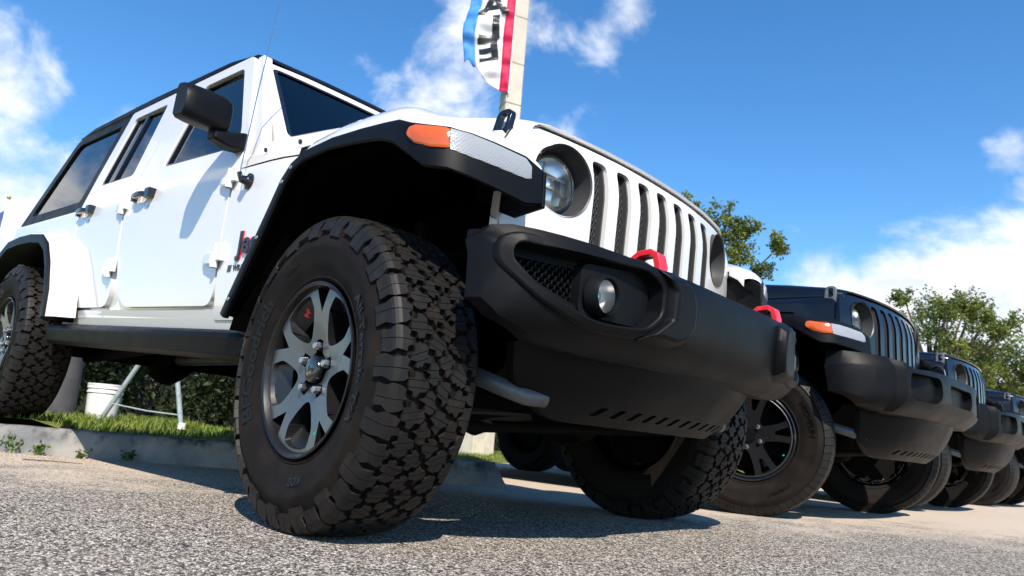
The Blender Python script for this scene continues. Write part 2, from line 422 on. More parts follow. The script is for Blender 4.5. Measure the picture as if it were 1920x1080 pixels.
def build_tyre(kind):
    rnd = random.Random(11)
    b = B()
    if kind == 'mud':
        R, hw, sh, low = .4150, .100, .029, .034; H = .0140; rim = .222; N = 38
        Cv = tyre_curve(R, hw, sh, low); smax = Cv[-1][0]; C = 2 * pi * R; P = C / N; sites = []
        for k in range(N):
            j = lambda a: rnd.uniform(-a, a)
            u = k * P
            lim = smax - (.002 if k % 2 else .019)
            sites += [(-.114, u + j(.003), 0, lim), (.114, u + P * .5 + j(.003), 5, lim)]
            sites += [(-.054 + j(.004), u + P * .46 + j(.005), 1, 1), (.054 + j(.004), u + P * .96 + j(.005), 4, 1), (-.019 + j(.004), u + P * .04 + j(.006), 2, 1), (.019 + j(.004), u + P * .62 + j(.006), 3, 1)]
        cuts = [-smax + .02, -.15, -.141, -.133, -.125, -.117, -.109, -.09, -.05, 0, .05, .09, .109, .117, .125, .133, .141, .15]
        for poly, s, u, row in tread_blocks(C, sites, .0112, smax, smax):
            if row in (0, 5):
                a = rnd.uniform(-.10, .10); c = u + rnd.uniform(-.004, .004)
                n = Vector((a, 1)).normalized(); d = n.dot(Vector((s, c))); g = .0009
                pieces = [clip2(poly, n, d - g), clip2(poly, -n, -(d + g))]
            else:
                a = rnd.uniform(-.5, .5); n = Vector((a, 1)).normalized(); d = n.dot(Vector((s, u))); g = .0008; e = .0085
                pieces = [clip2(poly, n, d - e - g), clip2(clip2(poly, n, d + e - g), -n, -(d - e + g)), clip2(poly, -n, -(d + e + g))]
            for q in pieces: add_block(b, Cv, R, q, H, cuts)
    else:
        R, hw, sh, low = .400, .092, .022, .020; H = .008; rim = .222; N = 64
        Cv = tyre_curve(R, hw, sh, low); smax = Cv[-1][0]; C = 2 * pi * R; P = C / N
        cuts = [-.13, -.12, -.112, -.104, -.096, -.088, -.05, 0, .05, .088, .096, .104, .112, .12, .13]
        rows = [(-smax + .006, -.064), (-.056, -.022), (-.015, .015), (.022, .056), (.064, smax - .006)]
        for ri, (s0, s1) in enumerate(rows):
            for k in range(N):
                u0 = k * P + (ri % 2) * P * .4; sk = .006 * (1 if ri % 2 else -1); g = .0013 if ri in (0, 4) else .0009
                sm = (s0 + s1) / 2
                add_block(b, Cv, R, [(s0, u0 + g), (sm, u0 + g + sk), (s1, u0 + g), (s1, u0 + P - g), (sm, u0 + P - g + sk), (s0, u0 + P - g)], H, cuts)
    tread = mk('tread', b.v, b.f, M['tread'], None, recalc=False, sharp=28)
    tm = tread.data; k = bmesh.new(); k.from_mesh(tm); bmesh.ops.recalc_face_normals(k, faces=k.faces)
    k.to_mesh(tm); k.free(); bpy.data.objects.remove(tread)
    # carcass
    c = B(); wmax = (hw + sh + .012); prof = []
    for i in range(9): y = (hw) * i / 8; prof.append((y, R - H - .006 * (y / hw)**2.5 + .0005))
    pr_s = curve_at(Cv, smax)
    prof += [(curve_at(Cv, s_)[0] - curve_at(Cv, s_)[2] * H * .9, curve_at(Cv, s_)[1] - curve_at(Cv, s_)[3] * H * .9) for s_ in [hw + sh * .4, hw + sh * .9, hw + sh * 1.3, hw + sh * 1.3 + low * .6]]
    yb = pr_s[0]
    prof += [(yb - .001, pr_s[1] - .012), (yb + .001, pr_s[1] - .022), (yb + .001, pr_s[1] - .026), (yb - .002, pr_s[1] - .034), (yb - .004, pr_s[1] - .06), (yb - .012, .262), (yb - .020, .247), (yb - .021, .243), (yb - .019, .240), (yb - .024, .2335), (yb - .034, rim + .002)]
    full = [(-d, r) for d, r in prof[::-1]] + [(d, r) for d, r in prof[1:]]
    c.lathe(full, n=120)
    tyre = c.obj('tyre', M['rubber'], None, sharp=40); me = tyre.data; bpy.data.objects.remove(tyre)
    return me, tm, R, yb, pr_s[1]
def arc_text(name, s, size, rad, ang, yplane, m, parent, up_out=True, slope=0., bold=.0, maxseg=.012, stretch=1.0):
    """text on the outer sidewall (outer = -y); ang: angle of the middle, measured from +z towards +x; letters' tops away from the hub"""
    def f(x, y, z):
        r = rad + y; a = ang + x * stretch / rad      # seen from -y, reading runs clockwise
        return Vector((r * sin(a), yplane(r) - z, r * cos(a)))
    return text_on(name, s, size, f, m, parent, extrude=.0026, bold=bold, maxseg=maxseg)
def pol(r, deg): a = radians(deg); return (r * sin(a), r * cos(a))
def rim_mesh_alloy():
    """five-spoke alloy with forked spokes; front face towards -y"""
    dish = lambda r: .010 + .030 * max(0, 1 - r / .205)**1.2
    b = B(); outer = []; holes = []
    for k in range(5):
        A = k * 72
        # outer boundary: notch of the small window in the fork, then the rim arc past the big window
        outer += [pol(.2125, A - 8.5), pol(.150, A), pol(.2125, A + 8.5)]
        outer += [pol(.2125, A + t) for t in range(14, 64, 7)]
        # big window between spokes (centre at A+36)
        h = [pol(.203, A + 19), pol(.2055, A + 28), pol(.206, A + 36), pol(.2055, A + 44), pol(.203, A + 53), pol(.163, A + 58), pol(.120, A + 54), pol(.090, A + 45), pol(.083, A + 36), pol(.090, A + 27), pol(.120, A + 18), pol(.163, A + 14)]
        holes.append(rounded(h, [.008, 0, 0, 0, .008, .012, .01, .01, .01, .01, .01, .012], 3))
    hub = []
    for k in range(5):
        A = k * 72
        hub += [pol(.048, A - 20), pol(.078, A - 12), pol(.080, A), pol(.078, A + 12), pol(.048, A + 20), pol(.046, A + 36)]
    holes.append(hub)
    o2 = []
    for p in outer: o2.append(p)
    def mp(u, v): return (u, dish(hypot(u, v)), v)
    def th(u, v):
        r = hypot(u, v); return (0, .050 if r > .08 else .045, 0)
    V, F, FS, FB = panel_vf(o2, holes, mp, lambda u, v: Vector((-u * .10 if hypot(u, v) > .16 else 0, .055, -v * .10 if hypot(u, v) > .16 else 0)), [i * .02 for i in range(-10, 11)], [i * .02 for i in range(-10, 11)])
    b.add(V, F, 0); b.m = [0] * len(F); b.f += FS + FB; b.m += [1] * (len(FS) + len(FB))
    for k in range(5):                # sloping pocket floor under each big window
        A = k * 72; b.loft([[(*pol(.207, A + t), .016) for t in range(14, 60, 4)], [(*pol(.165, A + t), .052) for t in range(14, 60, 4)]], False, False, 1); b.v[-24:] = [(x, y, z) for x, z, y in b.v[-24:]]
    # barrel, lip and hub
    b.lathe([(-.006, .2285), (-.008, .2240), (-.004, .2180), (.004, .2150), (.012, .2128), (.03, .211), (.07, .205), (.20, .200)], n=80, mi=1)
    b.lathe([(.052, .0), (.052, .085), (.085, .085), (.085, 0)], n=40, mi=1)
    return b, [M['machined'], M['pocket']]
def rim_mesh_sport():
    """ten-spoke dark wheel with machined edges, spokes in pairs"""
    b = B(); holes = []; dish = lambda r: .012 + .02 * max(0, 1 - r / .205)
    outer = [pol(.213, t) for t in range(0, 360, 5)]
    for k in range(5):
        A = k * 72
        h = [pol(.200, A + 16), pol(.202, A + 28), pol(.202, A + 44), pol(.200, A + 56), pol(.15, A + 55), pol(.085, A + 46), pol(.080, A + 36), pol(.085, A + 26), pol(.15, A + 17)]
        holes.append(rounded(h, .012, 3))
        h = [pol(.196, A - 7), pol(.198, A), pol(.196, A + 7), pol(.13, A + 4), pol(.125, A), pol(.13, A - 4)]
        holes.append(rounded(h, .006, 2))
    V, F, FS, FB = panel_vf(outer, holes, lambda u, v: (u, dish(hypot(u, v)), v), (0, .04, 0), [i * .03 for i in range(-7, 8)], [i * .03 for i in range(-7, 8)])
    b.add(V, F, 0); b.m = [0] * len(F); b.f += FS + FB; b.m += [1] * (len(FS) + len(FB))
    b.lathe([(-.004, .2265), (-.006, .222), (-.002, .216), (.006, .2135), (.03, .211), (.07, .205), (.20, .20)], n=72, mi=1)
    b.lathe([(.006, .2100), (.0035, .2060), (.012, .2040)], n=72, mi=2)
    b.lathe([(.020, 0), (.020, .035), (.03, .036)], n=30, mi=1)
    return b, [M['pocket'], M['gloss'], M['machined']]
def build_wheel(kind):
    b, ms = (rim_mesh_alloy if kind == 'mud' else rim_mesh_sport)()
    w = b.obj('wheel', ms, None, bevel=.0016, seg=2)
    tme, trm, R, yb, rs = build_tyre(kind)
    half = yb - .022                     # tyre centre lies this far behind the rim face
    t = link('tyre', tme, w); t.location.y = half; t2 = link('tread', trm, w); t2.location.y = half
    side = lambda r: half - (yb + .0010 - .018 * max(0, (rs - .034 - r)) / .07)
    if kind == 'mud':
        arc_text('sidewall_lettering', 'BFGoodrich', .052, .2850, radians(-90), side, M['letter'], t, bold=.0014, stretch=1.42)
        arc_text('sidewall_lettering', 'All-Terrain T/A', .042, .2850, radians(80), side, M['letter'], t, bold=.0010, stretch=1.2)
        arc_text('sidewall_lettering', 'KO2', .030, .2835, radians(163), side, M['letter'], t, bold=.0008)
        arc_text('sidewall_lettering', 'LT285/70R17', .013, .2900, radians(-28), side, M['letter'], t)
        for ch in t.children: ch.parent = w; ch.location.y = 0
        for k in range(5):
            x, z = pol(.0615, k * 72); n = B(); n.lathe([(.050, .0125), (.030, .0125), (.018, .0112), (.012, .0095), (.011, .0)], (x, 0, z), n=6)
            n.obj('lug_nut', M['steel'], w, bevel=.001)
        n = B(); n.lathe([(.040, .036), (.022, .036), (.017, .033), (.0155, .028), (.0155, 0)], n=36); n.obj('centre_cap', M['gloss'], w, bevel=.001)
        text_on('cap_lettering', 'Jeep', .018, lambda x, y, z: Vector((x, .0145 - z, y)), M['pocket'], w, .0004)
        # small red animal mark on a spoke pocket
        mark = [(-.016, -.004), (-.013, .004), (-.006, .004), (-.003, .0015), (.003, .0015), (.005, .006), (.009, .004), (.016, .005), (.014, -.001), (.010, -.002), (.011, -.008), (.007, -.007), (.005, -.003), (-.004, -.003), (-.006, -.009), (-.010, -.008), (-.010, -.003)]
        cx, cz = pol(.184, -37)
        panel('red_mark', mark, [], lambda u, v: (cx + u * cos(.75) - v * sin(.75), .028 + .9 * (.190 - hypot(cx + u * cos(.75) - v * sin(.75), cz + u * sin(.75) + v * cos(.75))), cz + u * sin(.75) + v * cos(.75)), (0, .002, 0), M['red'], w, bevel=0)
        x, z = pol(.178, 152); n = B(); n.tube([(x, .030, z), (x * .985, .012, z * .985)], .0042, 8); n.obj('valve_cap', M['green'], w, bevel=.0008)
    else:
        arc_text('sidewall_lettering', 'MICHELIN', .040, .300, radians(62), side, M['letter'], t, bold=.0008)
        arc_text('sidewall_lettering', 'LT245/75R17', .022, .300, radians(140), side, M['letter'], t)
        for ch in t.children: ch.parent = w; ch.location.y = 0
        for k in range(5):
            x, z = pol(.0615, k * 72 + 36); n = B(); n.lathe([(.030, .0115), (.010, .0115), (.008, .009), (.007, 0)], (x, 0, z), n=6); n.obj('lug_nut', M['steel'], w)
        x, z = pol(.188, 108); n = B(); n.tube([(x, .030, z), (x, .012, z)], .0045, 8); n.obj('valve_cap', M['green'], w)
    # brake disc and hub behind the spokes
    n = B(); n.lathe([(.10, .168), (.10, .06), (.085, .06), (.085, 0)], n=48); n.lathe([(.12, .168), (.10, .168)], n=48); n.lathe([(.12, .168), (.125, .190), (.13, .190), (.13, .03), (.24, .03), (.24, 0)], n=32)
    n.obj('brake_disc', M['dark'], w)
    return w, R

# ---------------------------------------------------------------- the car. frame: x forward from the front axle, y to the car's left, z up
YB = [(.40, -.772), (.50, -.790), (.53, -.797), (.60, -.813), (.72, -.824), (.88, -.829), (1.02, -.829), (1.09, -.824), (1.13, -.814), (1.165, -.805)]
def ybody(z): return smooth(YB, z) if z < 1.165 else -.805 + (z - 1.165) * .25
ZC = [.56, .60, .66, .72, .80, .88, .96, 1.03, 1.07, 1.10, 1.125, 1.15, 1.17, 1.3, 1.45, 1.6]
def mside(off=0.): return lambda x, z: (x, ybody(z) + off, z)
HOODY = [(-.70, .735), (-.4, .715), (0., .672), (.25, .622), (.36, .600), (.45, .575)]     # half width of the bonnet
HOODZ = [(-.70, 1.236), (-.4, 1.226), (-.1, 1.210), (.1, 1.192), (.25, 1.174), (.36, 1.164), (.42, 1.157), (.452, 1.150)]   # its shoulder height
BX = [(0, .738), (.20, .738), (.30, .735), (.42, .722), (.55, .698), (.65, .672), (.73, .638), (.79, .600), (.82, .568), (.845, .530), (.875, .46)]
def bump_x(y, z):
    x = smooth(BX, abs(y)); t = (z - .665)
    prof = smooth([(-.16, -.085), (-.12, -.030), (-.08, -.004), (0, 0.0), (.05, -.003), (.085, -.014), (.110, -.030), (.125, -.060)], t - (.012 if abs(y) < .5 else .012 * (1 - (abs(y) - .5) / .4)))
    return x + prof
def gx(y, z):                        # grille face
    return .470 - .225 * (abs(y))**2.2 - .030 * max(0, (z - 1.0) / .13)**1.6 - .006 * (1.0 - z) * 0

def build_car(v):
    """v: dict with paint, wheel kind, rubicon-style bumper or not"""
    W = v['white']; paint = M['white'] if W else M['black']; flare_m = paint if W else M['plastic']
    root = empty('parked_car')
    S2 = (1, -1)                      # right side as modelled (y<0), then mirrored
    def both(fn):
        for s in S2: fn(s)
    def mir(P, s): return P if s > 0 else flipy(P)
    # --- body shell: dark inner tub so that gaps read dark
    b = B()
    b.box((-1.62, 0, .80), (1.78, 1.56, .56)); b.box((-3.05, 0, .86), (1.05, 1.30, .48)); b.obj('inner_body', M['dark'], root)
    # --- front side panel between flare and door
    pts = rounded([(-.783, .545), (-.783, 1.080), (-.10, 1.080), (-.06, 1.05), (-.25, .975), (-.365, .77), (-.460, .545)], .01, 2)
    def mfp(x, z): t = min(1, max(0, (x + .55) / .5)); return (x, ybody(z) + .065 * t * t * (3 - 2 * t), z)
    both(lambda s: panel('side_panel', pts, [], mfp, (0, .03, 0), paint, root, rng(-.783, 0, 10), ZC, .004, s))
    # --- cowl side, above the seam
    def cowl(s):
        S = []
        for x in (-.775, -.74, -.70, -.66, -.62, -.56, -.48, -.40):
            t = min(1, max(0, (x + .775) / .375)); yh = -smooth(HOODY, max(x, -.70)) - .004; yo = mfp(x, 1.08)[1]
            S.append(mir([(x, yo, 1.086), (x, yo + .004, 1.11), (x, lerp(yo, yh, .35), 1.150 - .02 * t), (x, lerp(yo, yh, .72), 1.195 - .06 * t), (x, yh, 1.225 - .10 * t), (x, yh + .06, 1.235 - .11 * t), (x, yh + .06, 1.06)], s))
        q = B(); q.loft(S, False, False); q.obj('cowl_side', paint, root)
    both(cowl)
    # --- rear quarter panel
    qp = rounded([(-2.315, .60), (-2.335, .72), (-2.41, .90), (-2.475, 1.10), (-3.62, 1.10), (-3.66, .62), (-3.50, .60), (-3.44, .80), (-3.25, .93), (-2.80, .93), (-2.56, .84), (-2.46, .66), (-2.44, .545), (-2.315, .545)], .012, 2)
    both(lambda s: panel('quarter_panel', qp, [], mside(), (0, .03, 0), paint, root, (), ZC, .004, s))
    b = B(); b.box((-3.655, 0, .83), (.03, 1.60, .56)); b.obj('tailgate', paint, root, bevel=.01)
    # --- sill panel under the doors
    sp = rounded([(-.785, .582), (-.785, .545), (-.43, .540), (-.43, .512), (-2.44, .512), (-2.44, .545), (-2.31, .545), (-2.31, .582)], .003, 1)
    both(lambda s: panel('sill', sp, [], mside(.003), (0, .05, 0), paint, root, (), [.53, .55, .565], .004, s))
    def rail(s):                      # rock rail under the sill
        q = B(); S = []
        for x in (-2.46, -2.42, -.50, -.46):
            e = .012 if x in (-2.46, -.46) else 0
            S.append(mir([(x, -.775, .512), (x, -.812 + e, .512), (x, -.852 + e, .500 - e), (x, -.862 + e, .482), (x, -.850 + e, .425 + e), (x, -.82 + e, .412 + e), (x, -.76, .412 + e)], s))
        q.loft(S); q.obj('rock_rail', M['plastic'], root, bevel=.006, seg=3)
    both(rail)
    ap = [(-.80, .570), (-2.31, .570), (-2.44, 1.10), (-.80, 1.10)]
    both(lambda s: panel('door_frame', ap, [], mside(.020), (0, .012, 0), paint, root, (), ZC, 0, s))
    pf = [(-.80, 1.085), (-.80, 1.215), (-1.15, 1.690), (-1.105, 1.690), (-.725, 1.20), (-.725, 1.10)]
    both(lambda s: panel('pillar', pf, [], mside(.012), (0, .04, 0), paint, root, (), (), .004, s))
    # --- doors
    fd = rounded([(-.793, .592), (-1.66, .592), (-1.745, .78), (-1.790, 1.0), (-1.795, 1.20), (-1.735, 1.695), (-1.16, 1.695), (-.815, 1.22), (-.793, 1.13)], [.075, .11, .05, .05, .05, .02, .03, .03, .03], 6)
    fw = rounded([(-1.575, 1.215), (-1.555, 1.640), (-1.200, 1.640), (-.905, 1.265), (-.890, 1.195)], [.02, .03, .03, .05, .03], 4)
    rd = rounded([(-1.775, .592), (-2.285, .592), (-2.315, .72), (-2.395, .91), (-2.462, 1.12), (-2.475, 1.30), (-2.475, 1.695), (-1.748, 1.695), (-1.808, 1.20), (-1.803, 1.0), (-1.785, .84)], [.12, .05, .05, .05, .05, .02, .02, .02, .02, .02, .04], 6)
    rw = rounded([(-1.915, 1.225), (-2.375, 1.225), (-2.375, 1.640), (-1.965, 1.640)], [.03, .03, .03, .03], 4)
    def shrink(poly, d):
        cx = sum(p[0] for p in poly) / len(poly); cz = sum(p[1] for p in poly) / len(poly); O = []; n = len(poly)
        for i in range(n):
            a = Vector(poly[i - 1]); c = Vector(poly[(i + 1) % n]); t = (c - a)
            if t.length < 1e-6: O.append(poly[i]); continue
            nn = Vector((-t.y, t.x)).normalized()
            if nn.dot(Vector((cx, cz)) - Vector(poly[i])) < 0: nn = -nn
            O.append(tuple(Vector(poly[i]) + nn * d))
        return O
    def door(s, ol, win, hx, hinge_x, tint, name='door'):
        d = panel(name, ol, [win], mside(-.002), (0, .035, 0), paint, root, (), ZC, .0045, s, seg=3)
        panel('window_seal', win, [shrink(win, .016)], mside(.008), (0, .02, 0), M['gloss'], d, (), (), .002, s)
        panel('window', shrink(win, .010), [], mside(.018), (0, .004, 0), tint, d, (), (), 0, s)
        if hx is not None:            # handle: bowl, grip, lock
            q = B(); zc = 1.075; y0 = ybody(zc)
            S = []
            for t in range(9):
                x = hx - .085 + .17 * t / 8; e = abs(t - 4) / 4; o_ = .036 * (1 - e**4) + .004; hh = .017 * (1 - .35 * e)
                S.append(mir([(x, y0 - o_ + .014, zc - hh), (x, y0 - o_, zc - hh * .7), (x, y0 - o_ - .003, zc), (x, y0 - o_, zc + hh * .7), (x, y0 - o_ + .014, zc + hh)], s))
            q.loft(S); q.box((hx + .085, (y0 - .014) * s, zc + .002), (.05, .034, .044)); q.box((hx - .088, (y0 - .010) * s, zc), (.03, .026, .036))
            q.obj('door_handle', M['gloss'], d, bevel=.005, seg=3)
            q = B(); q.lathe([(-.002, .034), (.002, .030), (.012, .018), (.016, 0)], (hx + .005, (y0 - .003) * s, zc - .006), (0, s, 0), 24); q.obj('handle_bowl', paint, d)
            q = B(); q.lathe([(0, .011), (-.006, .011), (-.007, .008), (-.007, 0)], (hx + .07, y0 * s, zc - .055), (0, s, 0), 16); q.obj('lock', M['steel'], d)
        for hz in (1.045, .765):      # exposed hinges
            y0 = ybody(hz); k = 1.0 if hz > 1 else 1.25
            q = B()
            q.lathe([(-.034 * k, .014), (.034 * k, .014)], (hinge_x, (y0 - .014) * s, hz), (0, 0, 1), 14)
            q.loft([mir([(hinge_x - .010, y0 + .002, hz - .030 * k), (hinge_x - .010, y0 - .026, hz - .026 * k), (hinge_x - .010, y0 - .026, hz + .010 * k), (hinge_x - .010, y0 + .002, hz + .012 * k)], s),
                    mir([(hinge_x - .060 * k, y0 + .002, hz - .026 * k), (hinge_x - .060 * k, y0 - .020, hz - .022 * k), (hinge_x - .060 * k, y0 - .020, hz + .006 * k), (hinge_x - .060 * k, y0 + .002, hz + .008 * k)], s),
                    mir([(hinge_x - .085 * k, y0 + .002, hz - .020 * k), (hinge_x - .085 * k, y0 - .010, hz - .016 * k), (hinge_x - .085 * k, y0 - .010, hz + .0 * k), (hinge_x - .085 * k, y0 + .002, hz + .002 * k)], s)])
            q.box((hinge_x + .022, (y0 - .008) * s, hz + .012), (.034, .022, .05 * k))
            q.obj('hinge', paint, d, bevel=.004, seg=2)
        return d
    def doors(s):
        door(s, fd, fw, -1.60, -.785, M['glass'])
        r = door(s, rd, rw, -2.33, -1.797, M['tinted'])
        panel('window_divider', [(-2.235, 1.235), (-2.205, 1.235), (-2.205, 1.635), (-2.235, 1.635)], [], mside(.006), (0, .014, 0), M['gloss'], r, (), (), .002, s)
    both(doors)
    # --- hard top: black rear sides with glass, roof, gutter
    tp = rounded([(-2.480, 1.106), (-2.480, 1.700), (-3.36, 1.700), (-3.60, 1.106)], [.01, .02, .08, .03], 5)
    tw = rounded([(-2.585, 1.165), (-2.585, 1.640), (-3.29, 1.640), (-3.47, 1.165)], [.03, .03, .06, .05], 5)
    def top(s):
        panel('hard_top_side', tp, [tw], mside(.004), (0, .03, 0), M['plastic'], root, (), (), .005, s)
        panel('quarter_window', shrink(tw, -.006), [], mside(.016), (0, .004, 0), M['tinted'], root, (), (), 0, s)
    both(top)
    q = B(); S = []
    for x, z, e in ((-1.155, 1.700, .02), (-1.19, 1.728, .008), (-1.4, 1.745, 0), (-2.2, 1.756, 0), (-3.1, 1.748, 0), (-3.36, 1.725, .01)):
        R_ = [(x, -.668 + e, 1.694), (x, -.675 + e, 1.703), (x, -.672 + e, z - .024), (x, -.655 + e, z - .008), (x, -.60, z + .004), (x, -.3, z + .016), (x, 0, z + .02)]
        S.append(R_ + [(p[0], -p[1], p[2]) for p in R_[::-1][1:]])
    q.loft(S); q.obj('roof', M['plastic'], root, bevel=.004)
    q = B(); S = [[(-3.36, -.66, 1.70), (-3.36, .66, 1.70), (-3.34, .66, 1.70), (-3.34, -.66, 1.70)], [(-3.62, -.80, 1.10), (-3.62, .80, 1.10), (-3.58, .80, 1.10), (-3.58, -.80, 1.10)]]; q.loft(S); q.obj('rear_window', M['tinted'], root)
    b = B(); b.loft([[(-1.20, -.63, 1.685), (-1.20, .63, 1.685), (-1.20, .63, 1.680), (-1.20, -.63, 1.680)], [(-3.30, -.63, 1.690), (-3.30, .63, 1.690), (-3.30, .63, 1.685), (-3.30, -.63, 1.685)]]); b.obj('headliner', M['headliner'], root)
    # --- windscreen frame and glass
    def ws(u, w): return (-.735 - .44 * w - .012 * (1 - (u / .7)**2) * 0 + .030 * (1 - abs(u / .7)**2.2), u, 1.235 + .468 * w)
    yw = lambda w: .728 - .075 * w
    fr = rounded([(-yw(-.06), -.06), (yw(-.06), -.06), (yw(1.0), 1.0), (-yw(1.0), 1.0)], [.02, .02, .05, .05], 4)
    ho = rounded([(-yw(0) + .055, .055), (yw(0) - .055, .055), (yw(1) - .050, .925), (-yw(1) + .050, .925)], [.06, .06, .05, .05], 5)
    panel('windscreen_frame', fr, [ho], ws, (-.088, 0, -.02), paint, root, [i * .1 for i in range(-7, 8)], [.3, .6], .012, 1, seg=3)
    panel('windscreen_seal', ho, [shrink(ho, .022)], lambda u, w: tuple(Vector(ws(u, w)) - Vector((.004, 0, 0))), (-.02, 0, 0), M['gloss'], root, [i * .1 for i in range(-7, 8)], (), .002)
    panel('windscreen', shrink(ho, .010), [], lambda u, w: tuple(Vector(ws(u, w)) - Vector((.012, 0, 0))), (-.004, 0, 0), M['screen'], root, [i * .1 for i in range(-7, 8)], [.3, .6], 0)
    for yy in (-.42, .12):            # wipers
        q = B(); q.tube([ws(yy, -.01), tuple(Vector(ws(yy + .05, .05)) + Vector((.02, 0, .01))), tuple(Vector(ws(yy + .26, .085)) + Vector((.018, 0, .006)))], .008, 6)
        q.tube([tuple(Vector(ws(yy - .20, .075)) + Vector((.012, 0, 0))), tuple(Vector(ws(yy + .30, .10)) + Vector((.012, 0, .0)))], .007, 6); q.obj('wiper', M['plastic'], root)
    # --- cabin: dash, seats, wheel, pillars seen through the glass
    q = B(); q.box((-.95, 0, 1.10), (.36, 1.36, .26)); q.obj('dashboard', M['dark'], root, bevel=.03)
    for yy in (-.36, .36):
        for xx in (-1.75, -2.55):
            q = B(); q.box((xx, yy, 1.12), (.16, .48, .62), R=Matrix.Rotation(radians(-12), 3, 'Y')); q.box((xx - .10, yy, 1.50), (.10, .24, .18)); q.box((xx + .25, yy, .84), (.5, .5, .16)); q.obj('seat', M['liner'], root, bevel=.04)
    q = B(); S = []
    for k in range(24):
        a = 2 * pi * k / 24; S.append((-1.16 + .06 * sin(a), .36 + .18 * cos(a), 1.20 + .17 * sin(a)))
    q.tube(S + S[:1], .015, 8, caps=False); q.obj('steering_wheel', M['dark'], root)
    q = B()
    for s in S2:
        q.tube(mir([(-1.74, -.62, .9), (-1.74, -.60, 1.55), (-1.76, -.55, 1.66)], s), .035, 8); q.tube(mir([(-1.2, -.56, 1.66), (-3.3, -.56, 1.66)], s), .03, 8)
    q.tube([(-1.76, -.55, 1.66), (-1.76, .55, 1.66)], .035, 8); q.obj('roll_cage', M['liner'], root)
    # --- bonnet
    q = B(); S = []
    for x in (-.70, -.60, -.45, -.25, -.05, .10, .22, .30, .36, .40, .430, .448, .456):
        yh = smooth(HOODY, x); zs = smooth(HOODZ, x); k = 1 - .5 * max(0, (x - .30) / .16); kb = min(1, max(0, (.42 - x) / .34))
        zb = 1.120 if x < .25 else 1.120 - .004 * max(0, (x - .25) / .2); zb = min(zb, zs - .004)
        R_ = [(x, -yh, zb), (x, -yh - .001, lerp(zb, zs, .40)), (x, -yh + .006, zs - .020 * k), (x, -yh + .022, zs - .004 * k), (x, -yh + .055, zs + .008 * k), (x, -yh + .15, zs + .004 + .016 * kb), (x, -.36, zs + .004 + .022 * kb), (x, -.30, zs + .005 + .045 * kb), (x, -.12, zs + .006 + .054 * kb), (x, 0, zs + .006 + .056 * kb)]
        S.append(R_ + [(p[0], -p[1], p[2]) for p in R_[::-1][1:]])
    S.append([(.461, p[1], min(p[2] - .003, 1.152)) for p in S[-1]]); S.append([(.457, p[1], min(p[2], 1.144)) for p in S[-1]]); S.append([(.440, p[1], p[2]) for p in S[-1]])
    def warp(p):                      # the front edge follows the bow of the grille
        t = max(0, (p[0] - .28) / .18); return (p[0] - t * (.461 - (gx(p[1], 1.145) + .014)), p[1], p[2])
    S = [[warp(p) for p in r_] for r_ in S]
    q.loft(S, False, False); q.obj('bonnet', paint, root, sharp=50)
    def latch(s):                     # bonnet latch and its catch
        lx, ly, lz = .325, -.612, 1.118
        q = B(); O = rounded([(-.030, -.045), (.030, -.045), (.026, .050), (-.026, .050)], [.012, .012, .022, .022], 4); I = rounded([(-.016, -.012), (.016, -.012), (.014, .038), (-.014, .038)], .010, 3)
        f = lambda u, w: (lx + u, ly - .030 + .20 * w, lz + w)
        panel('bonnet_latch', O, [I], f, (0, .020, 0), M['gloss'] if W else M['greysteel'], root, (), (), .005, s, seg=3)
        q.box((lx, (ly - .012) * s, lz - .045), (.052, .05, .03)); q.lathe([(-.035, .009), (.035, .009)], (lx, (ly - .028) * s, lz - .056), (1, 0, 0), 10); q.box((lx, (ly + .006) * s, lz - .022), (.022, .012, .024)); q.obj('latch_base', M['gloss'], root, bevel=.005)
    both(latch)
    q = B()
    for s in S2: q.lathe([(0, .014), (.010, .012), (.012, 0)], (.43, -.40 * s, 1.155), (.3, 0, 1), 12)
    if not W: pass
    # --- inner fender, engine bay walls, wheel-house liners
    def inner(s):
        q = B(); S = []
        for x in (-.60, -.3, 0., .2, .30, .355):
            yf = table([(-.6, -.79), (-.1, -.755), (.2, -.715), (.44, -.64)], x); yh = -smooth(HOODY, x)
            S.append(mir([(x, yh + .002, 1.118), (x, yh - .012, 1.113), (x, lerp(yh, yf, .6), 1.100), (x, yf, 1.07), (x, yf, 1.035 if W else .95)] if x < .25 else [(x, yh + .002, 1.118), (x, yh - .012, 1.113), (x, lerp(yh, yf, .6), 1.100), (x, yf, 1.05), (x, yf, .98 if W else .90)], s))
        q.loft(S, False, False); q.obj('fender', paint, root)
        q = B(); S = []
        for x, z in ((-.46, .50), (-.40, .72), (-.28, .90), (-.12, .985), (.10, 1.0), (.24, .985), (.285, .89), (.38, .84), (.39, .72)):
            S.append(mir([(x, -.90 if x < .3 else -.66, z), (x, -.42, z), (x * .97, -.40, z - .03)], s))
        q.loft(S, False, False); q.box((-.10, -.43 * s, .80), (.72, .03, .52)); q.box((-.46, -.60 * s, .66), (.03, .40, .34)); q.obj('wheel_liner', M['liner'], root)
        q = B(); S = []
        for x, z in ((-2.44, .52), (-2.50, .74), (-2.62, .88), (-2.80, .925), (-3.1, .93), (-3.36, .90), (-3.48, .78), (-3.52, .6)):
            S.append(mir([(x, -.88, z), (x, -.52, z)], s))
        q.loft(S, False, False); q.box((-3.0, -.54 * s, .75), (1.05, .02, .42)); q.obj('wheel_liner', M['liner'], root)
    both(inner)
    # --- front flare: painted upper shell, black lip, lamps
    TR = [(-.478, .548), (-.452, .60), (-.350, .783), (-.262, .945), (-.220, .990), (-.160, 1.018), (-.03, 1.034), (.10, 1.036), (.20, 1.034)]
    ST = []
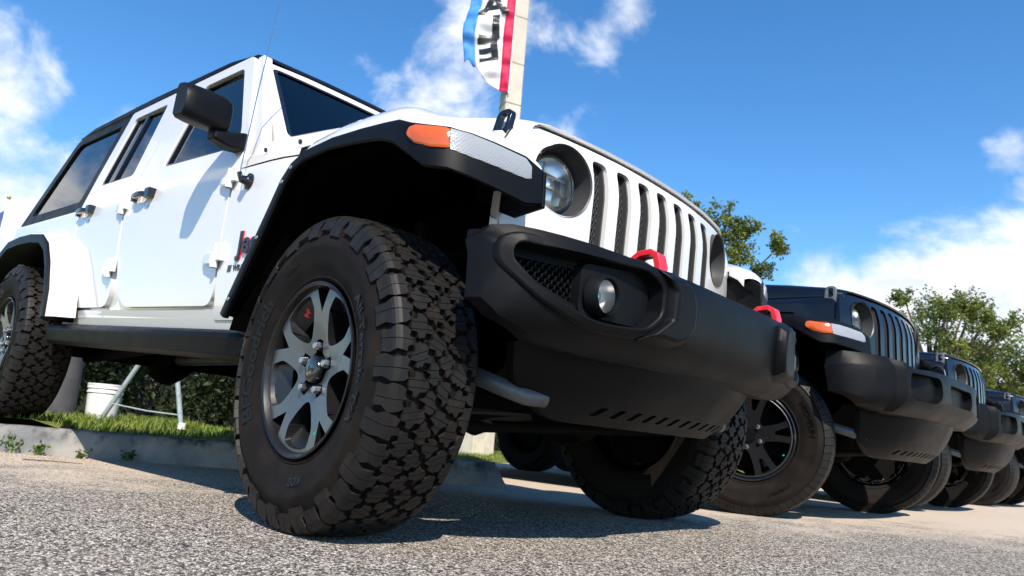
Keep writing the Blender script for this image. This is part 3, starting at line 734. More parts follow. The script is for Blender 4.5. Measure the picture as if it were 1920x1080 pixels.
    for i, (x, z) in enumerate(TR):
        a = Vector(TR[max(i - 1, 0)]); c = Vector(TR[min(i + 1, len(TR) - 1)]); t = (c - a).normalized(); n = Vector((-t.y, t.x))
        h = .040 if z < .95 else lerp(.038, .050, min(1, max(0, x) / .2))
        L_ = Vector((x, z)) - n * h
        k = min(1, max(0, (z - .60) / .42))
        yk = lerp(-.835, -.74, k)
        ST.append(((x, -.930, z), (L_.x, -.936, L_.y), (x + n.x * .018, yk, z + n.y * .018 + .030 * k)))
    ST += [((.262, -.932, 1.030), (.255, -.938, .968), (.22, -.705, 1.068)), ((.312, -.934, 1.012), (.328, -.940, .925), (.255, -.695, 1.055)), ((.362, -.930, 1.000), (.388, -.936, .888), (.30, -.68, 1.045)),
           ((.422, -.905, .992), (.440, -.906, .884), (.345, -.665, 1.035)), ((.448, -.86, .990), (.466, -.86, .876), (.37, -.655, 1.028)), ((.470, -.80, .986), (.487, -.80, .867), (.395, -.648, 1.018)), ((.500, -.715, .976), (.516, -.715, .850), (.43, -.640, 1.0)), ((.515, -.668, .955), (.524, -.664, .862), (.46, -.632, .97))]
    if not W:                         # lower flares on the plain model
        dn = lambda p: (p[0], p[1], p[2] - .070 * min(1, max(0, (p[2] - .60) / .30)))
        ST = [(dn(a), dn(b_), dn(c_)) for a, b_, c_ in ST]
    def flare(s):
        q = B(); S = []
        for i, (T, L_, K) in enumerate(ST):
            T = Vector(T); K = Vector(K); L_ = Vector(L_); d = (T - K)
            up = Vector((0, 0, 1)) if i > 4 else (T - L_).normalized()
            bu = [.014, .014, .016, .026, .038, .048, .055, .057, .056, .054, .050, .046, .040, .034, .028, .020, .012][i] if W else .014
            e2 = K + d * .945
            S.append(mir([K - up * .03, K, K + d * .25 + up * bu * .75, K + d * .5 + up * bu, K + d * .70 + up * bu * .92, K + d * .84 + up * bu * .62, K + d * .91 + up * bu * .30, e2 + up * .002, e2 - up * .02], s))
        q.loft(S, False, False); q.obj('fender_flare', flare_m, root, sharp=60)
        q = B(); S = []
        for i, (T, L_, K) in enumerate(ST):
            T = Vector(T); K = Vector(K); L_ = Vector(L_); d = (T - K).normalized(); up = (T - L_).normalized(); a = T - d * .016; I = L_ - d * .020
            J = L_ - (T - K) * .30
            S.append(mir([a - up * .004, T - d * .004 + up * .0, T + d * .002 - up * .006, T.lerp(L_, .45) + d * .003, L_ + up * .006, L_ - d * .006, I, I + up * .012, J + up * .02, J + up * .035, a - up * .03], s))
        q.loft(S); f = q.obj('flare_trim', M['plastic'], root, bevel=0, sharp=40)
        q = B(); S = []
        for i, (T, L_, K) in enumerate(ST):
            T = Vector(T); K = Vector(K); L_ = Vector(L_); up = (T - L_).normalized(); d = (T - K)
            S.append(mir([L_ - d * .04 + up * .010, L_ - d * .3 + up * .018, T - d * .6 - up * .040, K - up * .045 - d * .1], s))
        q.loft(S, False, False); q.obj('flare_liner', M['liner'], f)
        dz = 0 if W else -.065; panel('flare_end', [(.518, .950 + dz), (.526, .858 + dz), (.43, .842 + dz), (.28, .90 + dz), (.28, 1.035), (.44, .995 + dz)], [], lambda x, z: (x, -.662, z), (0, .012, 0), M['plastic'], f, (), (), .004, s)
        for i in (1, 2, 3, 4):          # screws of the lip
            T, L_, K = ST[i]; p = Vector(T).lerp(Vector(L_), .62); p.y = -.936
            q = B(); q.lathe([(0, .0065), (-.003, .0055), (-.004, 0)], (p.x, p.y * s, p.z), (0, s, 0), 10); q.obj('screw', M['steel'], f)
        def lamp(name, rows, m, off):
            q = B(); S = []
            for (i0, t0), (a0, a1) in rows:
                T = Vector(ST[i0][0]).lerp(Vector(ST[min(i0 + 1, len(ST) - 1)][0]), t0); L_ = Vector(ST[i0][1]).lerp(Vector(ST[min(i0 + 1, len(ST) - 1)][1]), t0); K = Vector(ST[i0][2]).lerp(Vector(ST[min(i0 + 1, len(ST) - 1)][2]), t0)
                d = (T - K); d.z = 0; d.normalize()
                S.append(mir([T.lerp(L_, a0) - d * .012, T.lerp(L_, a0) + d * off * .6, T.lerp(L_, lerp(a0, a1, .12)) + d * off, T.lerp(L_, lerp(a0, a1, .88)) + d * off, T.lerp(L_, a1) + d * off * .6, T.lerp(L_, a1) - d * .012], s))
            q.loft(S, True, True); return q.obj(name, m, f, sharp=40)
        lamp('indicator', [((10, .0), (.34, .44)), ((10, .12), (.16, .52)), ((10, .5), (.07, .56)), ((11, .3), (.05, .54)), ((11, .95), (.05, .52)), ((12, .12), (.07, .50))], M['amber'], .009)
        lamp('daytime_lamp', [((12, .15), (.05, .52)), ((13, .0), (.04, .54)), ((14, .0), (.05, .52)), ((15, 0), (.06, .48)), ((15, .35), (.14, .42))], M['drl'], .007)
    both(flare)
    # --- rear flare
    RP = [(-2.255, .53), (-2.285, .66), (-2.37, .80), (-2.47, .90), (-2.60, .955), (-2.80, .970), (-3.02, .970), (-3.24, .955), (-3.42, .88), (-3.54, .76), (-3.58, .66)]
    def rflare(s):
        q = B(); S = []; q2 = B(); S2_ = []
        for i, (x, z) in enumerate(RP):
            a = Vector(RP[max(i - 1, 0)]); c = Vector(RP[min(i + 1, len(RP) - 1)]); t = (c - a).normalized(); n = Vector((-t.y, t.x)) * -1
            if n.y < 0 and i > 2: n = -n
            if i <= 2: n = Vector((abs(n.x), abs(n.y)))
            fx = .055 * max(0, 1 - i / 4)      # front of the rear flare swells forward
            P = Vector((x, z))
            S.append(mir([(P.x + n.x * .05 + fx * .9, -.822, P.y + n.y * .05), (P.x + n.x * .040 + fx * .55, -.845, P.y + n.y * .040), (P.x + n.x * .026 + fx * .15, -.895, P.y + n.y * .024), (P.x + n.x * .012, -.918, P.y + n.y * .010), (P.x, -.924, P.y), (P.x - n.x * .02, -.915, P.y - n.y * .02)], s))
            S2_.append(mir([(P.x + n.x * .006, -.916, P.y + n.y * .004), (P.x + n.x * .003, -.931, P.y), (P.x - n.x * .012, -.934, P.y - n.y * .012), (P.x - n.x * .045, -.932, P.y - n.y * .045), (P.x - n.x * .050, -.915, P.y - n.y * .050), (P.x - n.x * .045, -.75, P.y - n.y * .045), (P.x - n.x * .02, -.75, P.y - n.y * .02)], s))
        q.loft(S, False, False); q.obj('fender_flare', flare_m, root, sharp=60)
        q2.loft(S2_); q2.obj('flare_trim', M['plastic'], root, sharp=40)
    both(rflare)
    # --- grille with seven slots
    go = rounded([(-.655, .70), (.655, .70), (.665, .86), (.655, 1.06), (.622, 1.118), (.575, 1.137), (-.575, 1.137), (-.622, 1.118), (-.655, 1.06), (-.665, .86)], [.02, .02, .06, .05, .03, .03, .03, .03, .05, .06], 5)
    slots = []
    for k in range(-3, 4):
        c = k * .1085; w = .0315; zt = 1.112 - .006 * abs(k) / 3; zb = .755
        slots.append((c, rounded([(c - w, zb), (c + w, zb), (c + w, zt), (c - w, zt)], [.02, .02, .022, .022], 4)))
    hl = [circle((s * .470, 1.004), .1040, 48, .1000) for s in (-1, 1)]
    def clipslot(poly, c): return poly
    gm = lambda y, z: (gx(y, z), y, z)
    g = panel('grille', go, [p for _, p in slots] + hl, gm, (-.028, 0, 0), paint, root, [i * .06 for i in range(-10, 11)], [.9, .96, 1.0, 1.03, 1.06, 1.085], .006, 1, seg=3)
    for c, p in slots:
        f2 = lambda y, z: (gx(c, z) - .010, y, z)
        panel('slot_frame', shrink(p, -.002), [shrink(p, .0065)], f2, (-.055, 0, 0), M['insert'], g, (), [1.0, 1.04, 1.07], .002, 1)
        q = B(); hx = .0075                       # honeycomb mesh
        z = .770; r = 0
        while z < 1.105:
            y = c - .030 + (hx * .9 if r % 2 else 0)
            while y < c + .030:
                P = [(gx(c, z) - .030, y + hx * cos(k * pi / 3 + pi / 6), z + hx * sin(k * pi / 3 + pi / 6)) for k in range(6)]
                for k in (0, 1, 2, 3, 4, 5):
                    if k < 3 or r == 0: q.tube([P[k], P[(k + 1) % 6]], .0021, 3, caps=False)
                y += hx * sqrt(3)
            z += hx * 1.5; r += 1
        q.obj('slot_mesh', M['insert'], g)
    b = B(); b.box((.345, 0, .90), (.06, .74, .42)); b.obj('radiator', M['liner'], root)
    def headlight(s):
        cy, cz = -.470 * s, 1.004; xf = gx(.470, cz); ha = (.978, -.208 * s, 0)
        def hp(d, dy=0, dz=0): return (xf + .978 * d, cy - .208 * s * d + dy, cz + dz)
        q = B(); q.lathe([(.001, .1030), (-.003, .0990), (-.010, .0978), (-.035, .0950), (-.062, .0880), (-.065, .083), (-.076, .081)], (xf, cy, cz), ha, 56)
        h = q.obj('headlight', M['insert'], root, sharp=30)
        q = B(); q.lathe([(-.060, .0845), (-.055, .0820), (-.057, .0765), (-.085, .0745)], (xf, cy, cz), ha, 48); q.obj('lamp_ring', M['gloss'], h)
        q = B(); q.lathe([(-.056, .0775), (-.078, .071), (-.098, .053), (-.108, .026), (-.110, 0)], (xf, cy, cz), ha, 40)
        for z0, ang in ((.03, .35), (-.025, -.3)): q.box(hp(-.080, 0, z0), (.05, .130, .006), R=Matrix.Rotation(ang, 3, 'Y'))
        q.box(hp(-.078, -.040, .026), (.03, .006, .06)); q.box(hp(-.078, .044, -.008), (.03, .006, .085)); q.lathe([(-.09, .022), (-.070, .020), (-.064, 0)], (xf, cy, cz), ha, 20)
        q.obj('reflector', M['chrome'], h)
        q = B(); q.lathe([(-.058, .078), (-.048, .068), (-.039, .046), (-.034, .022), (-.033, 0)], (xf, cy, cz), ha, 40); q.obj('lamp_glass', M['lens'], h)
    both(headlight)
    # --- bumper
    if W:
        top_z = lambda y: .778 - .030 * max(0, (abs(y) - .35) / .55)
        bo = [(y, .754 + .022 * max(0, (abs(y) - .35) / .50)) for y in [i * .1 for i in range(-8, 9)]]
        bo = [(-.846, .745)] + [(-.832, .768)] + bo + [(.832, .768), (.846, .745)]
        bo += [(.842, .60), (.81, .565), (.70, .525), (.55, .512), (0, .512), (-.55, .512), (-.70, .525), (-.81, .565), (-.842, .60)]
        bz = lambda s: [(s * y, z) for y, z in rounded([(-.808, .735), (-.455, .740), (-.405, .708), (-.405, .640), (-.455, .592), (-.62, .580), (-.755, .630), (-.815, .692)], [.03, .03, .02, .02, .03, .06, .04, .03], 5)]
        f = lambda y, z: (bump_x(y, z), y, z)
        cu = [i * .05 for i in range(-18, 19)]; cv = [.52, .535, .55, .565, .58, .62, .66, .70, .73, .745, .757, .766]
        bp = panel('front_bumper', bo, [bz(1), bz(-1)], f, lambda y, z: Vector((-.05, 0, -.012 if z > .7 else .0)), M['plastic'], root, cu, cv, .006, 1, seg=3, sharp=60)
        b = B(); S = []
        for y in [i * .1 for i in range(-8, 9)]:
            x = bump_x(min(.9, abs(y)), .75) - .03; zt = .751 + .020 * max(0, (abs(y) - .35) / .50); S.append([(x, y, zt), (x - .13, y, zt + .006), (x - .13, y, zt - .02), (x - .02, y, zt - .02)])
        b.loft(S); b.obj('bumper_top', M['plastic'], bp, bevel=.004)
        def bezel(s):
            # faceted inboard end of the lamp pod
            P = [(-.425, .752), (-.36, .756), (-.300, .735), (-.285, .690), (-.285, .620), (-.305, .580), (-.36, .560), (-.470, .566), (-.400, .625), (-.395, .712)]
            Fp = [(lerp(y, -.35, .22), lerp(z, .655, .22)) for y, z in P]
            q = B(); q.loft([mir([(bump_x(y, z) - .01, y, z) for y, z in P], s), mir([(bump_x(y, z) + .012, y, z) for y, z in P], s), mir([(bump_x(y, z) + .034, y, z) for y, z in Fp], s)])
            q.obj('pod_end', M['plastic'], bp, bevel=.008, seg=3)
            # raised rim round the lamp opening
            H = bz(1); Ho = shrink(H, -.022)
            panel('pod_rim', Ho, [shrink(H, .004)], lambda y, z: (bump_x(y, z) + .012, y, z), (-.07, 0, 0), M['plastic'], bp, (), (), .008, s, seg=3)
            # back of the pod: shelf, lamp tube, mesh
            Hb = shrink(H, .030)
            panel('pod_shelf', shrink(H, .0), [Hb, ], lambda y, z: (bump_x(y, z) - .040, y, z), (-.03, 0, 0), M['plastic'], bp, (), (), .006, s, seg=3)
            cy, cz = -.578, .652; xf = bump_x(cy, cz)
            ex = rounded([(-.535, .700), (-.455, .708), (-.432, .690), (-.432, .630), (-.46, .610), (-.54, .606)], .02, 4)
            panel('lamp_surround', rounded([(-.632, .600), (-.44, .600), (-.415, .63), (-.415, .70), (-.45, .735), (-.632, .722)], .02, 4), [circle((cy, cz), .039, 32)], lambda y, z: (xf - .030 + .34 * (y - cy) * (1 if y < cy else .55), y, z), (-.03, 0, 0), M['plastic'], bp, (), (), .008, s, seg=3)
            q = B(); q.lathe([(-.075, .038), (-.030, .039), (-.004, .0405), (.003, .043), (-.004, .047), (-.030, .053)], (xf - .006, cy * s, cz), (1, 0, 0), 40); q.obj('lamp_tube', M['plastic'], bp, sharp=50)
            q = B(); q.lathe([(-.006, .0385), (-.026, .035), (-.046, .022), (-.052, 0)], (xf - .006, cy * s, cz), (1, 0, 0), 32); q.lathe([(-.05, .016), (-.028, .014), (-.024, 0)], (xf - .006, cy * s, cz), (1, 0, 0), 16); q.obj('fog_reflector', M['chrome'], bp)
            q = B(); q.lathe([(-.004, .0385), (.002, .029), (.005, 0)], (xf - .006, cy * s, cz), (1, 0, 0), 32); q.obj('fog_lens', M['lens'], bp)
            q = B(); hx = .0095; z = .590; r = 0
            while z < .715:
                y = -.80 + (hx * .9 if r % 2 else 0)
                while y < -.60:
                    zl = table([(-.80, .67), (-.76, .638), (-.63, .588)], y); zh = table([(-.80, .712), (-.6, .726)], y)
                    if zl < z < zh:
                        P = [(bump_x(y, z) - .062, (y + hx * cos(k * pi / 3 + pi / 6)) * s, z + hx * .75 * sin(k * pi / 3 + pi / 6)) for k in range(6)]
                        for k in range(6):
                            if k < 3 or r == 0: q.tube([P[k], P[(k + 1) % 6]], .0022, 3, caps=False)
                    y += hx * sqrt(3)
                z += hx * .75 * 1.5; r += 1
            q.obj('pod_mesh', M['plastic'], bp)
            panel('pod_back', [(-.82, .58), (-.40, .58), (-.40, .75), (-.82, .75)], [], lambda y, z: (bump_x(y, z) - .085, y, z), (-.01, 0, 0), M['liner'], bp, rng(-.82, -.4, 6), (), 0, s)
            # red tow hook
            hy = -.377; q = B(); P = [(.600, .772), (.640, .802), (.672, .806), (.690, .796), (.698, .770), (.698, .735)]
            S = []
            for i, (x, z) in enumerate(P):
                a = Vector(P[max(i - 1, 0)]); c = Vector(P[min(i + 1, len(P) - 1)]); t = (c - a).normalized(); n = Vector((-t.y, t.x)); w = .020; d = .009 if i < 3 else .010
                S.append([(x + n.x * d, (hy - w) * s, z + n.y * d), (x + n.x * d, (hy + w) * s, z + n.y * d), (x - n.x * d, (hy + w) * s, z - n.y * d), (x - n.x * d, (hy - w) * s, z - n.y * d)])
            q.loft(S); q.obj('tow_hook', M['red'], root, bevel=.004, seg=3)
        both(bezel)
    else:
        bo = [(-.865, .60), (-.78, .545), (-.62, .515), (.62, .515), (.78, .545), (.865, .60), (.87, .72), (.845, .795), (.70, .782), (.60, .735), (.45, .742), (0, .745), (-.45, .742), (-.60, .735), (-.70, .782), (-.845, .795), (-.87, .72)]
        bz = lambda s: [(s * y, z) for y, z in rounded([(-.63, .715), (-.36, .715), (-.33, .685), (-.33, .62), (-.39, .585), (-.60, .585), (-.64, .64)], .025, 4)]
        cz_ = rounded([(-.20, .70), (.20, .70), (.22, .66), (.19, .60), (-.19, .60), (-.22, .66)], .02, 4)
        f = lambda y, z: (bump_x(y, z) - .02 + (.035 if abs(y) < .66 else .035 * max(0, 1 - (abs(y) - .66) / .02)), y, z)
        cu = [i * .06 for i in range(-15, 16)] + [.66, -.66, .68, -.68]; cv = [.53, .55, .565, .58, .62, .66, .70, .72, .73]
        bp = panel('front_bumper', bo, [bz(1), bz(-1), cz_], f, (-.07, 0, 0), M['plastic'], root, cu, cv, .010, 1, seg=3, sharp=50)
        def pod(s):
            panel('lamp_pod', shrink(bz(1), -.005), [circle((-.575, .645), .040, 28)], lambda y, z: (f(y, z)[0] - .03 - .05 * max(0, min(1, (-.42 - y) / .12)), y, z), (-.02, 0, 0), M['plastic'], bp, rng(-.66, -.3, 10), (), .006, s)
            q = B(); q.lathe([(-.02, .040), (0, .042), (.006, .036), (.012, 0)], (f(-.575, .645)[0] - .085, -.575 * s, .645), (1, 0, 0), 28); q.obj('fog_lens', M['gloss'], bp)
        both(pod)
        panel('centre_plate', shrink(cz_, -.005), [], lambda y, z: (f(y, z)[0] - .035, y, z), (-.02, 0, 0), M['plastic'], bp, (), (), .004)
    # --- air dam with a row of slots
    def dam_x(y, z): t = (.53 - z) / .18; return .665 - .055 * t - .10 * t * t - .20 * (abs(y) / .62)**3
    do = rounded([(-.63, .535), (-.60, .44), (-.46, .352), (.46, .352), (.60, .44), (.63, .535)], [.01, .08, .10, .10, .08, .01], 6)
    ho_ = []
    for k in range(-5, 6):
        c = k * .068; ho_.append(rounded([(c - .020, .378), (c + .004, .378), (c + .020, .402), (c - .004, .402)], .005, 2))
    ddz = 0 if W else -.045
    panel('air_dam', do, ho_, lambda y, z: (dam_x(y, z), y, z + ddz * min(1, (.535 - z) / .12)), (-.025, 0, 0), M['plastic'], root, [i * .1 for i in range(-6, 7)], [.36, .37, .41, .44, .47, .5], .004, 1)
    b = B(); b.box((.34, 0, .50), (.26, .70, .16)); b.obj('front_crossmember', M['liner'], root)
    # --- underbody
    b = B()
    for s in S2: b.box((-1.62, .40 * s, .50), (4.0, .08, .14))
    for x in (-.9, -1.7, -2.3, -3.3): b.box((x, 0, .50), (.10, .84, .10))
    b.box((-1.9, .0, .575), (3.2, 1.5, .05)); b.box((-.5, 0, .70), (.5, .8, .4)); b.obj('chassis', M['liner'], root)
    b = B(); b.tube([(0, -.70, .40), (0, .70, .40)], .040, 14); b.lathe([(-.12, .05), (-.09, .11), (0, .135), (.09, .11), (.12, .05)], (.0, .22, .40), (1, 0, 0), 20); b.obj('front_axle', M['dark'], root)
    b = B(); b.lathe([(.118, .0), (.116, .06), (.100, .095), (.090, .100)], (.0, .22, .40), (1, 0, 0), 28); b.obj('differential_cover', M['dark'], root)
    b = B(); b.tube([(-3.0, -.70, .40), (-3.0, .70, .40)], .042, 14); b.lathe([(-.13, .05), (-.09, .115), (0, .14), (.09, .115), (.13, .05)], (-3.0, 0, .40), (1, 0, 0), 20); b.obj('rear_axle', M['dark'], root)
    b = B(); b.tube([(.17, -.64, .30), (.18, .64, .36)], .018, 10); b.obj('tie_rod', M['dark'], root)
    def under(s):
        b = B(); P = [(.05, -.66, .44), (.18, -.645, .455), (.30, -.62, .45), (.40, -.585, .42), (.445, -.545, .405), (.46, -.49, .405)]
        b.tube(mir(P, s), .023, 12); b.obj('sway_bar', M['greysteel'], root)
        b = B(); P = []
        for k in range(90): a = k * .45; P.append((.02 + .055 * cos(a), -.47 + .055 * sin(a), .46 + .0042 * k))
        b.tube(mir(P, s), .0075, 6); b.obj('spring', M['dark'], root)
        b = B(); b.tube(mir([(-.1, -.52, .36), (-1.1, -.42, .47)], s), .028, 8); b.obj('control_arm', M['dark'], root); b = B(); b.tube(mir([(-2.9, -.50, .36), (-2.0, -.42, .47)], s), .028, 8); b.obj('control_arm', M['dark'], root)
        b = B(); b.tube(mir([(-.08, -.50, .32), (-.05, -.55, .90)], s), .026, 10); b.obj('damper', M['dark'], root)
    both(under)
    b = B(); b.tube([(-.6, .1, .47), (-1.4, .15, .46), (-2.2, .25, .48), (-3.5, .35, .50)], .03, 10); b.tube([(-.3, -.1, .50), (-1.3, -.05, .50), (-2.85, 0, .42)], .035, 10); b.obj('exhaust_and_shaft', M['greysteel'], root)
    # --- mirrors
    def mirror(s):
        def sec(y, k):
            x0, x1, z0, z1 = -.895, -.785, 1.200, 1.358
            cx, cz = (x0 + x1) / 2, (z0 + z1) / 2
            P = rounded([(x0, z0 + .01), (x1 + .01, z0), (x1, z1 - .03), (x0, z1)], [.02, .045, .055, .03], 5)
            return mir([(cx + (p[0] - cx) * k, y, cz + (p[1] - cz) * k) for p in P], s)
        q = B(); q.loft([sec(-.875, .80), sec(-.882, .93), sec(-.90, .99), sec(-.95, 1.0), sec(-1.005, .97), sec(-1.032, .92), sec(-1.042, .82)])
        q.obj('mirror_housing', M['plastic'], root, sharp=50)
        q = B(); q.loft([mir([(-.79, -.80, 1.165), (-.88, -.80, 1.165), (-.88, -.80, 1.235), (-.80, -.80, 1.235)], s), mir([(-.785, -.86, 1.155), (-.875, -.86, 1.158), (-.875, -.86, 1.215), (-.79, -.86, 1.215)], s), mir([(-.80, -.925, 1.170), (-.86, -.925, 1.172), (-.86, -.925, 1.21), (-.80, -.925, 1.21)], s)])
        q.obj('mirror_arm', M['plastic'], root, bevel=.012, seg=3)
    both(mirror)
    # --- aerial on the right wing
    q = B(); y0 = mfp(-.665, 1.03)[1]
    q.lathe([(0, .030), (-.006, .029), (-.012, .018), (-.016, .016), (-.034, .013), (-.040, .0)], (-.665, y0, 1.022), (0, 1, 0), 20); q.tube([(-.668, y0 - .03, 1.022), (-.672, y0 - .038, 1.045)], .009, 8)
    q.obj('aerial_base', M['gloss'], root)
    q = B(); q.tube([(-.672, y0 - .036, 1.04), (-.668, y0 - .030, 1.35), (-.655, y0 - .018, 1.75), (-.640, y0 - .002, 2.08)], [.0026, .0022, .0019, .0016], 6)
    if W: q.obj('aerial', M['steel'], root)
    # --- badges
    if W:
        bm_ = lambda x0, z0, k: (lambda x, y, z: Vector((x0 + x, mfp(x0 + x, z0 + y)[1] - .001 - z - k, z0 + y)))
        text_on('badge', 'Jeep', .105, bm_(-.560, .800, 0.), M['red'], root, .003, bold=.0042)
        text_on('badge', 'Jeep', .105, bm_(-.560, .800, .004), M['badge_black'], root, .003, bold=.0022)
        text_on('badge', 'WRANGLER', .030, bm_(-.590, .718, 0.), M['badge_black'], root, .001, bold=.0006)
        panel('flag_badge', [(-.712, .707), (-.688, .707), (-.683, .730), (-.707, .730)], [], mfp, (0, -.0015, 0), M['insert'], root, (), (), 0)
        panel('bonnet_decal', [(.10, 1.150), (.16, 1.160), (.125, 1.138)], [], lambda x, z: (x, -smooth(HOODY, x) - .002, z), (0, .003, 0), M['badge_black'], root, (), (), 0)
        for x in (-.62, -.42):
            q = B(); q.lathe([(0, .009), (-.005, .008), (-.006, 0)], (x, mfp(x, 1.08)[1] + .012, 1.135), (0, 1, .3), 12); q.obj('bonnet_bumper', M['gloss'], root)
    # --- tail lamps
    def tail(s):
        q = B(); q.box((-3.66, -.74 * s, .98), (.06, .12, .20)); q.obj('tail_lamp', M['red'], root, bevel=.012)
    both(tail)
    # --- wheels
    w, R = build_wheel(v['wheel'])
    yf = -.905 if W else -.875; zc = R - .008
    spots = [(0, yf, v['steer'], 0), (-3.008, yf, 0, 30), (0, -yf, v['steer'] + 180, 15), (-3.008, -yf, 180, 50)]
    for i, (x, y, a, spin) in enumerate(spots):
        k = w if i == 0 else copy_tree(w)
        k.parent = root; k.location = (x, y, zc - (0 if W else .02)); k.rotation_euler = (0, radians(v.get('spin', 0) + spin), radians(a))
        k.rotation_mode = 'XYZ'
    bake(root)
    return root
# ---------------------------------------------------------------- ground
def ground_material():
    m = bpy.data.materials.new('asphalt'); m.use_nodes = True; N, L = nodes(m); p = N['Principled BSDF']; p.inputs['Roughness'].default_value = .82; p.inputs['Specular IOR Level'].default_value = .3
    t = N.new('ShaderNodeTexCoord')
    def noi(s, det=4, dist=0., rough=.6):
        n = N.new('ShaderNodeTexNoise'); n.inputs['Scale'].default_value = s; n.inputs['Detail'].default_value = det; n.inputs['Roughness'].default_value = rough; n.inputs['Distortion'].default_value = dist; L.new(t.outputs['Object'], n.inputs['Vector']); return n.outputs['Fac']
    def mth(op, a, b=None, clamp=False):
        n = N.new('ShaderNodeMath'); n.operation = op; n.use_clamp = clamp
        for i, v in enumerate((a, b)):
            if v is None: continue
            if isinstance(v, (int, float)): n.inputs[i].default_value = v
            else: L.new(v, n.inputs[i])
        return n.outputs[0]
    def ramp(x, els):
        r = N.new('ShaderNodeValToRGB'); L.new(x, r.inputs[0]); e = r.color_ramp.elements
        while len(e) < len(els): e.new(.5)
        for k, (pos, c) in zip(e, els): k.position = pos; k.color = (*c, 1)
        return r.outputs[0]
    def mix(f, a, b):
        x = N.new('ShaderNodeMix'); x.data_type = 'RGBA'
        if isinstance(f, (int, float)): x.inputs[0].default_value = f
        else: L.new(f, x.inputs[0])
        for i, v in ((6, a), (7, b)):
            if isinstance(v, tuple): x.inputs[i].default_value = (*v, 1)
            else: L.new(v, x.inputs[i])
        return x.outputs[2]
    v = N.new('ShaderNodeTexVoronoi'); v.inputs['Scale'].default_value = 170; L.new(t.outputs['Object'], v.inputs['Vector'])
    ve = N.new('ShaderNodeTexVoronoi'); ve.feature = 'DISTANCE_TO_EDGE'; ve.inputs['Scale'].default_value = 170; L.new(t.outputs['Object'], ve.inputs['Vector'])
    sp = N.new('ShaderNodeSeparateColor'); L.new(v.outputs['Color'], sp.inputs[0])
    stone = ramp(sp.outputs[0], [(0.0, (.020, .017, .014)), (.22, (.075, .063, .053)), (.42, (.24, .208, .172)), (.66, (.54, .475, .40)), (1.0, (.88, .80, .70))])
    edge = mth('LESS_THAN', ve.outputs['Distance'], .055)
    colr = mix(edge, stone, (.060, .055, .050))
    # bitumen showing darker in large worn patches
    big = noi(.9, 4); colr = mix(mth('MULTIPLY', mth('SUBTRACT', big, .50, True), 1.8, True), colr, mix(.40, colr, (.10, .093, .086)))
    # sand blown against the kerb and along the wheel tracks
    s = N.new('ShaderNodeSeparateXYZ'); L.new(t.outputs['Object'], s.inputs[0])
    dk = mth('ADD', mth('MULTIPLY', mth('ADD', s.outputs[0], 2.73), .775), mth('MULTIPLY', mth('ADD', s.outputs[1], .85), -.632))
    near = mth('SUBTRACT', 1.0, mth('MULTIPLY', dk, .50), True)
    n5 = noi(2.6, 6, .4); n6 = noi(38, 5, 0, .7)
    sand = mth('ADD', mth('MULTIPLY', near, 1.15), mth('MULTIPLY', mth('SUBTRACT', n5, .56), 1.7)); sand = mth('ADD', sand, mth('MULTIPLY', mth('SUBTRACT', n6, .5), 1.3))
    sandm = mth('MULTIPLY', mth('SUBTRACT', sand, .22, True), 1.9, True)
    sandc = mix(noi(160, 3), (.42, .340, .262), (.62, .53, .43))
    colr = mix(mth('MULTIPLY', sandm, .93), colr, sandc)
    # thin dust everywhere, uneven
    colr = mix(mth('MULTIPLY', mth('SUBTRACT', noi(1.3, 5, .6), .47, True), .6, True), colr, (.46, .385, .300))
    L.new(colr, p.inputs['Base Color'])
    b = N.new('ShaderNodeBump'); b.inputs['Strength'].default_value = .9; b.inputs['Distance'].default_value = .004
    h = mth('ADD', mth('MULTIPLY', mth('MINIMUM', ve.outputs['Distance'], .25), 2.6), mth('MULTIPLY', sp.outputs[1], .5)); h = mth('MULTIPLY', h, mth('SUBTRACT', 1.0, mth('MULTIPLY', sandm, .75)))
    h = mth('ADD', h, mth('MULTIPLY', noi(70, 4), .6)); h = mth('ADD', h, mth('MULTIPLY', noi(9, 3), 2.0)); L.new(h, b.inputs['Height']); L.new(b.outputs[0], p.inputs['Normal'])
    return m
g = mk('ground', [(-400, -400, 0), (400, -400, 0), (400, 400, 0), (-400, 400, 0)], [(0, 1, 2, 3)], ground_material(), recalc=False); g['kind'] = 'structure'

KA = Vector((-2.73, -.85)); KB = Vector((-1.13, 1.11)); KD = (KB - KA).normalized(); KN = Vector((KD.y, -KD.x))   # KN faces the camera
# --- kerb
conc = mat('kerb_concrete', (.135, .14, .145), .85, noise=(4.5, (.27, .255, .23), .38, .62, 8), bump=(60, .35, .006))
N, L = nodes(conc); p = N['Principled BSDF']; src = p.inputs['Base Color'].links[0].from_socket     # kerb_stain: dark mottled growth under the top edge
t = N.new('ShaderNodeTexCoord'); n_ = N.new('ShaderNodeTexNoise'); n_.inputs['Scale'].default_value = 7; n_.inputs['Detail'].default_value = 8; n_.inputs['Roughness'].default_value = .7; L.new(t.outputs['Object'], n_.inputs['Vector'])
z_ = N.new('ShaderNodeSeparateXYZ'); L.new(t.outputs['Object'], z_.inputs[0]); b1 = N.new('ShaderNodeMapRange'); L.new(z_.outputs[2], b1.inputs[0]); b1.inputs[1].default_value = .045; b1.inputs[2].default_value = .118
b2 = N.new('ShaderNodeMapRange'); L.new(n_.outputs['Fac'], b2.inputs[0]); b2.inputs[1].default_value = .47; b2.inputs[2].default_value = .62
k_ = N.new('ShaderNodeMath'); k_.operation = 'MULTIPLY'; L.new(b1.outputs[0], k_.inputs[0]); L.new(b2.outputs[0], k_.inputs[1]); x_ = N.new('ShaderNodeMix'); x_.data_type = 'RGBA'; L.new(k_.outputs[0], x_.inputs[0]); L.new(src, x_.inputs[6]); x_.inputs[7].default_value = (.035, .034, .032, 1); L.new(x_.outputs[2], p.inputs['Base Color'])
q = B(); S = []
